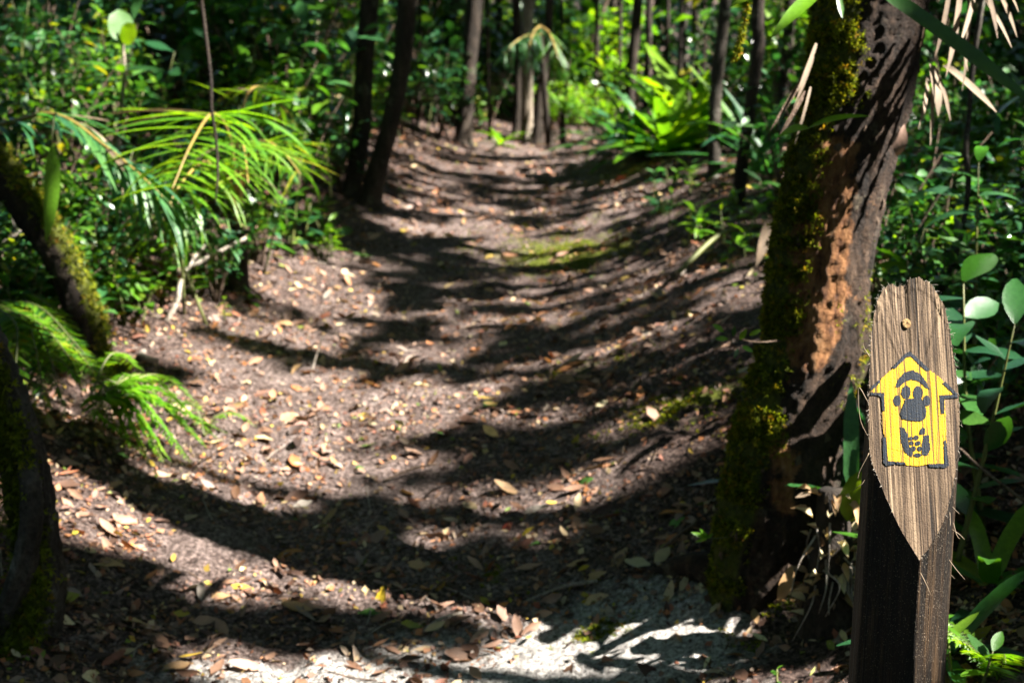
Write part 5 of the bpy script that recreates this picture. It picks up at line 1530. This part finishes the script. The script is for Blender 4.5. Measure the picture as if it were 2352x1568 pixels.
# --- branches, sticks, vines
def stick(name, pts, radii, mat, label, cat='stick', rings=26, rough=.12, sides=8, group=None, side_twigs=0):
    V, Q, rv, _ = tube(pts, radii, sides, rings, rough, int(rng.integers(0, 99)), nscale=10)
    pr = [(V, Q)]
    C = catmull(pts, 40)
    for k_ in range(side_twigs):
        i = int(rng.integers(8, 36))
        d = rng.normal(0, 1, 3); d /= np.linalg.norm(d); d[2] = abs(d[2])
        ln = rng.uniform(.05, .16)
        pr.append(tube([C[i], C[i] + d * ln * .5 + rng.normal(0, .01, 3), C[i] + d * ln], [radii[-1] * .8, radii[-1] * .5, radii[-1] * .3], 5, 8)[:2])
    V, Q = join(pr)
    return tag(add(name, np_mesh(name, V, Q, M[mat])), label, cat, group)
g_ = gz
stick('dead_branch', [g_(362, 842, .02), g_(325, 835, .03), P(352, 790, 5.4), P(385, 735, 5.4), P(408, 690, 5.45), P(415, 650, 5.5), P(440, 600, 5.6), P(470, 565, 5.7)], [.010, .012, .011, .010, .010, .009, .008, .006], 'deadwood', 'pale crooked dead branch leaning up from the litter below the palm', side_twigs=2)
stick('dead_stick', [P(440, 612, 5.6), P(500, 580, 5.65), P(566, 546, 5.7)], [.009, .008, .007], 'deadwood', 'straight grey broken stick resting against the palm stub', rings=10)
stick('dead_stick', [P(515, 620, 6.1), P(560, 650, 6.0), g_(605, 690, .01)], [.006, .006, .005], 'twig', 'thin brown stick sloping down from the palm stub to the path', rings=10)
stick('standing_twig', [g_(712, 860, -.01), P(725, 820, G(712, 860)[1]), P(741, 770, G(712, 860)[1])], [.004, .0035, .002], 'deadwood', 'thin twig standing upright in the path litter', rings=10)
stick('dead_branch', [P(160, 775, 5.2), P(200, 765, 5.2), P(245, 740, 5.25)], [.010, .012, .010], 'deadwood', 'short pale branch stub across the slanting mossy trunk', rings=12)
stick('dead_twig', [P(0, 560, 5.0), P(40, 535, 5.0), P(60, 510, 5.05)], [.006, .006, .004], 'deadwood', 'small pale forked twig left of the slanting mossy trunk', rings=10, side_twigs=3)
stick('dead_twig', [P(130, 598, 5.1), P(160, 585, 5.1), P(175, 555, 5.15), P(170, 530, 5.2)], [.005, .006, .005, .004], 'deadwood', 'curled pale twig hooked before the slanting mossy trunk', rings=14)
stick('fallen_branch', [g_(1560, 640, .02), P(1630, 560, 6.35), P(1700, 492, 6.5), P(1760, 462, 6.55), P(1786, 430, 6.6), P(1792, 385, 6.6)], [.014, .015, .015, .016, .015, .012], 'deadwood', 'bent pale fallen branch propped on the bank under the dark poles', 'branch', side_twigs=2)
stick('fallen_branch', [P(1560, 625, 5.6), P(1640, 548, 5.8), P(1700, 520, 5.9)], [.010, .010, .008], 'stem_green', 'greenish arching stalk beside the bent fallen branch', 'branch', rings=14)
blade('dead_leaf_sheath', 'long pale dead leaf sheath hanging behind the mossy trunk', (1772, 495), (1742, 612), 5.2, 5.1, .05, 'straw', .1, 'dead leaf', up=(.3, -1, .2), rows=8, shape='lance')
stick('liana', [P(455, -60, 4.75), P(470, 60, 4.75), P(484, 180, 4.75), P(486, 250, 4.75), P(496, 320, 4.75), P(500, 400, 4.75), P(494, 470, 4.75)], [.006, .006, .006, .0055, .005, .004, .002], 'bark', 'very thin dark wavy stem hanging through the palm leaflets', 'vine', 40, .2)
stick('vine', [P(2262, -40, 4.3), P(2235, 150, 4.3), P(2226, 260, 4.25), P(2218, 340, 4.2), P(2224, 420, 4.2), P(2212, 520, 4.15), P(2190, 600, 4.1), P(2160, 680, 4.1), P(2150, 800, 4.1), P(2160, 1000, 4.1)], [.009, .009, .008, .009, .009, .008, .008, .007, .007, .007], 'bark_grey', 'dark knotty vine hanging down behind the post', 'vine', 60, .35, side_twigs=4)
stick('dead_stick', [g_(1195, 1392, .006), g_(1290, 1368, .02), g_(1372, 1344, .012)], [.004, .005, .005], 'deadwood', 'straight pale stick lying on the path above the white sand', rings=10)
stick('dead_stick', [g_(1500, 1282, .006), g_(1560, 1252, .03), g_(1592, 1222, .02), g_(1600, 1205, .01)], [.005, .005, .006, .005], 'twig', 'curved dark stick lying beside the fallen green leaf', rings=14)
stick('dead_stick', [g_(960, 1392, .006), g_(1030, 1345, .02), g_(1090, 1312, .008)], [.003, .004, .003], 'twig', 'thin brown stick slanting over the litter in mid path', rings=10)
stick('dead_stick', [g_(880, 1112, .006), g_(950, 1090, .02), g_(1005, 1072, .008)], [.004, .004, .003], 'twig', 'brown stick on the sunlit edge of the shade in mid path', rings=10)
stick('dead_stick', [g_(960, 1468, .008), g_(1010, 1440, .02), g_(1060, 1415, .008)], [.005, .005, .004], 'deadwood', 'short pale stick by the brown leaf at the white sand edge', rings=10)
stick('dead_stick', [P(2205, 1030, 3.0), P(2260, 1080, 2.95), P(2352, 1150, 2.9), P(2420, 1215, 2.85)], [.003, .003, .003, .003], 'twig', 'thin bare stem slanting down behind the post', rings=14)
for q in range(110):
    y_ = rng.uniform(2.9, 7.5); x_ = tab(XC, y_) + rng.normal(0, .75)
    a = rng.uniform(0, 3.14); ln = rng.uniform(.05, .17)
    e = np.array([math.cos(a), math.sin(a)]) * ln / 2
    pts = [np.array([x_ + s * e[0], y_ + s * e[1], float(fine_z(x_ + s * e[0], y_ + s * e[1])) + .004 + .006 * (s == 0)]) + rng.normal(0, .004, 3) for s in (-1, 0, 1)]
    stick('fallen_twig', pts, [.0018, .002, .0014], ['twig', 'deadwood'][q % 2], 'small ' + ['brown', 'pale'][q % 2] + ' twig lying on the path among dead leaves', 'twig', 7, 0, 5, ['brown', 'pale'][q % 2] + ' twigs on the path')

# ------------------------------------------------------------------ fallen leaves
FLS = [leaf_arr(1, .42, 3, .10, .25, 'ellipse', .03), leaf_arr(1, .36, 3, .22, -.35, 'ellipse', .05), leaf_arr(1, .46, 3, .05, .5, 'obovate', .04, .25), leaf_arr(1, .30, 3, .25, .2, 'lance', .04), leaf_arr(1, .5, 3, -.15, -.25, 'ellipse', .08, .3)]
FL = [leaf_arr(1, .42, 5, .10, .25, 'ellipse', .03), leaf_arr(1, .36, 5, .22, -.35, 'ellipse', .05), leaf_arr(1, .46, 5, .05, .5, 'obovate', .04, .25), leaf_arr(1, .30, 5, .25, .2, 'lance', .04), leaf_arr(1, .5, 5, -.15, -.25, 'ellipse', .08, .3)]
def fallen(px=None, py=None, L=.08, shape=0, mat='tan', yaw=0.0, label=None, group=None, pos=None, lift=.004, pitch=0.0, roll=0.0):
    p = G(px, py) if pos is None else pos
    p = np.array([p[0], p[1], float(fine_z(p[0], p[1]))])
    key = ('fallen', shape, mat)
    if key not in LEAFM:
        LEAFM[key] = np_mesh('fallen_leaf', FL[shape][0] - np.array([0, .5, 0]), FL[shape][1], M[mat])
    Rm = slope_rot(p[None], np.array([yaw]), np.array([pitch]), np.array([roll]))[0]
    m_ = Matrix.Identity(4)
    for i in range(3):
        for j in range(3): m_[i][j] = Rm[i][j] * L
        m_[i][3] = p[i] + (lift if i == 2 else 0)
    return tag(add('fallen_leaf', LEAFM[key], mw=m_), label, 'leaf', group)
for a_ in [(1465, 1305, .075, 4, 'cream', 1.2, 'broad cream-white curled leaf lying at the edge of the white sand'),
           (1550, 1212, .065, 2, 'freshgreen', 1.8, 'rounded fallen green leaf beside the curved dark stick'),
           (850, 1408, .062, 0, 'freshgreen', 1.6, 'dark green narrow leaf lying on the grey sand of the path'),
           (997, 1434, .038, 0, 'yellow', 1.9, 'small bright yellow leaf at the tip of a purplish leaf'),
           (960, 1302, .07, 0, 'tan', 1.5, 'flat tan oval leaf lying alone on dark soil'),
           (1050, 1508, .075, 4, 'brown', 1.5, 'dark brown curled leaf arching over the white sand'),
           (1165, 1222, .06, 2, 'red', 2.2, 'reddish leaf in the little coloured heap in mid path'),
           (1210, 1225, .05, 0, 'yellow', 1.9, 'yellow-green leaf in the little coloured heap in mid path'),
           (240, 1292, .11, 0, 'tan', 1.6, 'large pale tan leaf beside the lichen-spotted trunk'),
           (295, 1432, .10, 0, 'tan', 1.5, 'tan leaf with pale edge in the shade by the lichen-spotted trunk'),
           (505, 1378, .07, 2, 'tan', 2.0, 'upturned tan leaf in the lit spot by the lichen-spotted trunk'),
           (465, 1375, .065, 1, 'grey', .2, 'upright pale grey leaf next to the upturned tan leaf'),
           (680, 1412, .085, 1, 'tan', 1.6, 'tan leaf with folded edge on the grey sand of the path'),
           (1190, 1440, .075, 1, 'pinkish', .3, 'crumpled grey-brown leaf standing at the white sand edge'),
           (1010, 1405, .085, 3, 'pinkish', 1.9, 'long purplish leaf lying above the small yellow leaf'),
           (1920, 1475, .085, 0, 'grey', .1, 'pale grey leaf with dark spine between mossy trunk and post'),
           (1420, 420, .16, 3, 'red', 1.9, 'long bright red leaf on the bank below the bright strap-leaved clump'),
           (1340, 1309, .035, 0, 'yellow', 1.7, 'small lime-yellow leaf on the dark soil near the cream leaf'),
           (820, 1077, .05, 2, 'freshgreen', 1.5, 'pale green leaf in the sunny stretch of the path'),
           (1120, 930, .07, 0, 'freshgreen', 1.0, 'slim green leaf lying in the shade of mid path'),
           (2310, 1330, .07, 0, 'pinkish', 1.2, 'brown leaf on the shaded litter right behind the post')]:
    fallen(a_[0], a_[1], a_[2], a_[3], a_[4], a_[5] + rng.normal(0, .1), a_[6], lift=.008, pitch=rng.normal(0, .15), roll=rng.normal(-.15, .15))
cls = [('tan', 'tan dry leaf lying on the forest path', .28), ('pinkish', 'pinkish-brown dry leaf lying on the forest path', .24), ('brown', 'dark brown dead leaf lying on the forest path', .16), ('orange', 'orange-brown dry leaf lying on the forest path', .05), ('cream', 'pale cream dry leaf lying on the forest path', .08), ('grey', 'greyish dry leaf lying on the forest path', .06), ('yellow', 'yellow fallen leaf lying on the forest path', .02), ('freshgreen', 'green fallen leaf lying on the forest path', .03)]
pr = np.array([c[2] for c in cls]); pr /= pr.sum()
for q in range(278):
    y_ = 2.8 + 5.2 * rng.random() ** 1.35
    x_ = rng.uniform(-.36 * y_ - .05, min(.36 * y_, tab(XC, y_) + tab(HW, y_) + .5))
    c = cls[int(rng.choice(len(cls), p=pr))]
    fallen(pos=np.array([x_, y_, 0]), L=rng.uniform(.04, .10), shape=int(rng.integers(0, 5)), mat=c[0], yaw=rng.uniform(0, 6.28), label=c[1], group=c[0] + ' fallen leaves on the path', lift=.006, pitch=rng.normal(0, .22), roll=rng.normal(0, .3))

def litter(name, n, ylo, yhi, smin, smax, label, templs, bias=2.0, flatness=.22, even=False, bt=(1.25, 1.75)):
    y = rng.uniform(ylo, yhi, n) if even else np.exp(rng.uniform(math.log(ylo), math.log(yhi), n))
    x = rng.uniform(-1, 1, n) * (.42 * y + .4)
    q = np.abs(x - tab(XC, y)) / tab(HW, y)
    dens = .75 + .25 * sstep(.35, 1.0, q)
    dens = dens * sstep(.25, .6, fbm(x * 2.3, y * 2.3, 71, 3) + .12)
    for wx, wy, wr, ws in [(*G(1380, 1480)[:2], .26, .85), (*G(1540, 1500)[:2], .24, .85), (*G(1150, 1545)[:2], .2, .6), (*G(700, 1560)[:2], .2, .5)]:
        dens = dens * (1 - ws * np.exp(-(((x - wx) / wr) ** 2 + ((y - wy) / (wr * .7)) ** 2)))
    k_ = rng.random(n) < dens
    x, y = x[k_], y[k_]; n = len(x)
    pos = np.stack([x, y, fine_z(x, y) + .003 + rng.random(n) * .006], -1)
    Rm = slope_rot(pos, rng.uniform(0, 6.28, n), rng.normal(0, flatness, n), rng.normal(0, flatness * 1.4, n))
    V, Q, t = scatter_many(templs, pos, Rm, smin + (smax - smin) * rng.random(n) ** bias, np.clip(rng.beta(*bt, n), 0, .999))
    o = add(name, np_mesh(name, V, Q, M['litter'], t))
    tag(o, label, 'leaf litter', kind='stuff')
ctr = lambda T_: (T_[0] - np.array([0, .5, 0]), T_[1])
litter('leaf_litter', 24000, 2.4, 15, .018, .080, 'dense scatter of small dry leaves over the forest floor', [ctr(t) for t in FLS], 1.5, .32, True)
chip = [(np.array([(0, -.5, 0.0), (.28, .0, .12), (0, .5, -.02), (-.28, -.05, .10)]), np.array([(0, 1, 2, 3)])), (np.array([(0, -.5, .05), (.10, .1, .0), (0, .5, .08), (-.10, -.05, .10)]), np.array([(0, 1, 2, 3)])), (np.array([(-.3, -.4, 0.1), (.35, -.25, .0), (.3, .4, .15), (-.25, .3, .0)]), np.array([(0, 1, 2, 3)]))]
litter('leaf_crumbs', 95000, 2.4, 12, .006, .028, 'fine leaf crumbs and bark bits strewn over the soil', chip, 1.5, .4, bt=(1.0, 2.2))
# moss and low green specks on the soil
def ground_moss(px, py, rx, ry, n, nm='ground_moss', label=''):
    c = G(px, py)
    x = c[0] + rng.normal(0, rx, n); y = c[1] + rng.normal(0, ry, n)
    k_ = fbm(x * 9, y * 9, 91, 3) > .42
    x, y = x[k_], y[k_]
    pos = np.stack([x, y, fine_z(x, y)], -1)
    o = add(nm, moss_mesh(nm, pos, np.tile([0, 0, 1.0], (len(pos), 1)), rng.uniform(.006, .016, len(pos)), -.2))
    tag(o, label, 'moss', kind='stuff')
for a_ in [(1280, 580, .28, .3, 2200, 'sunlit yellow-green moss patch across the middle of the path'), (1600, 910, .13, .08, 900, 'green moss ridge beside the mossy tree'), (1340, 850, .09, .07, 500, 'dim moss patch in the shaded hollow of the path'), (1110, 1325, .09, .05, 400, 'thin moss among leaves above the long purplish leaf'), (1370, 1445, .05, .03, 200, 'brownish moss crust on the white sand'), (1830, 1430, .10, .08, 700, 'moss hump between the mossy trunk and the dried epiphyte')]:
    ground_moss(*a_[:5], label=a_[5])
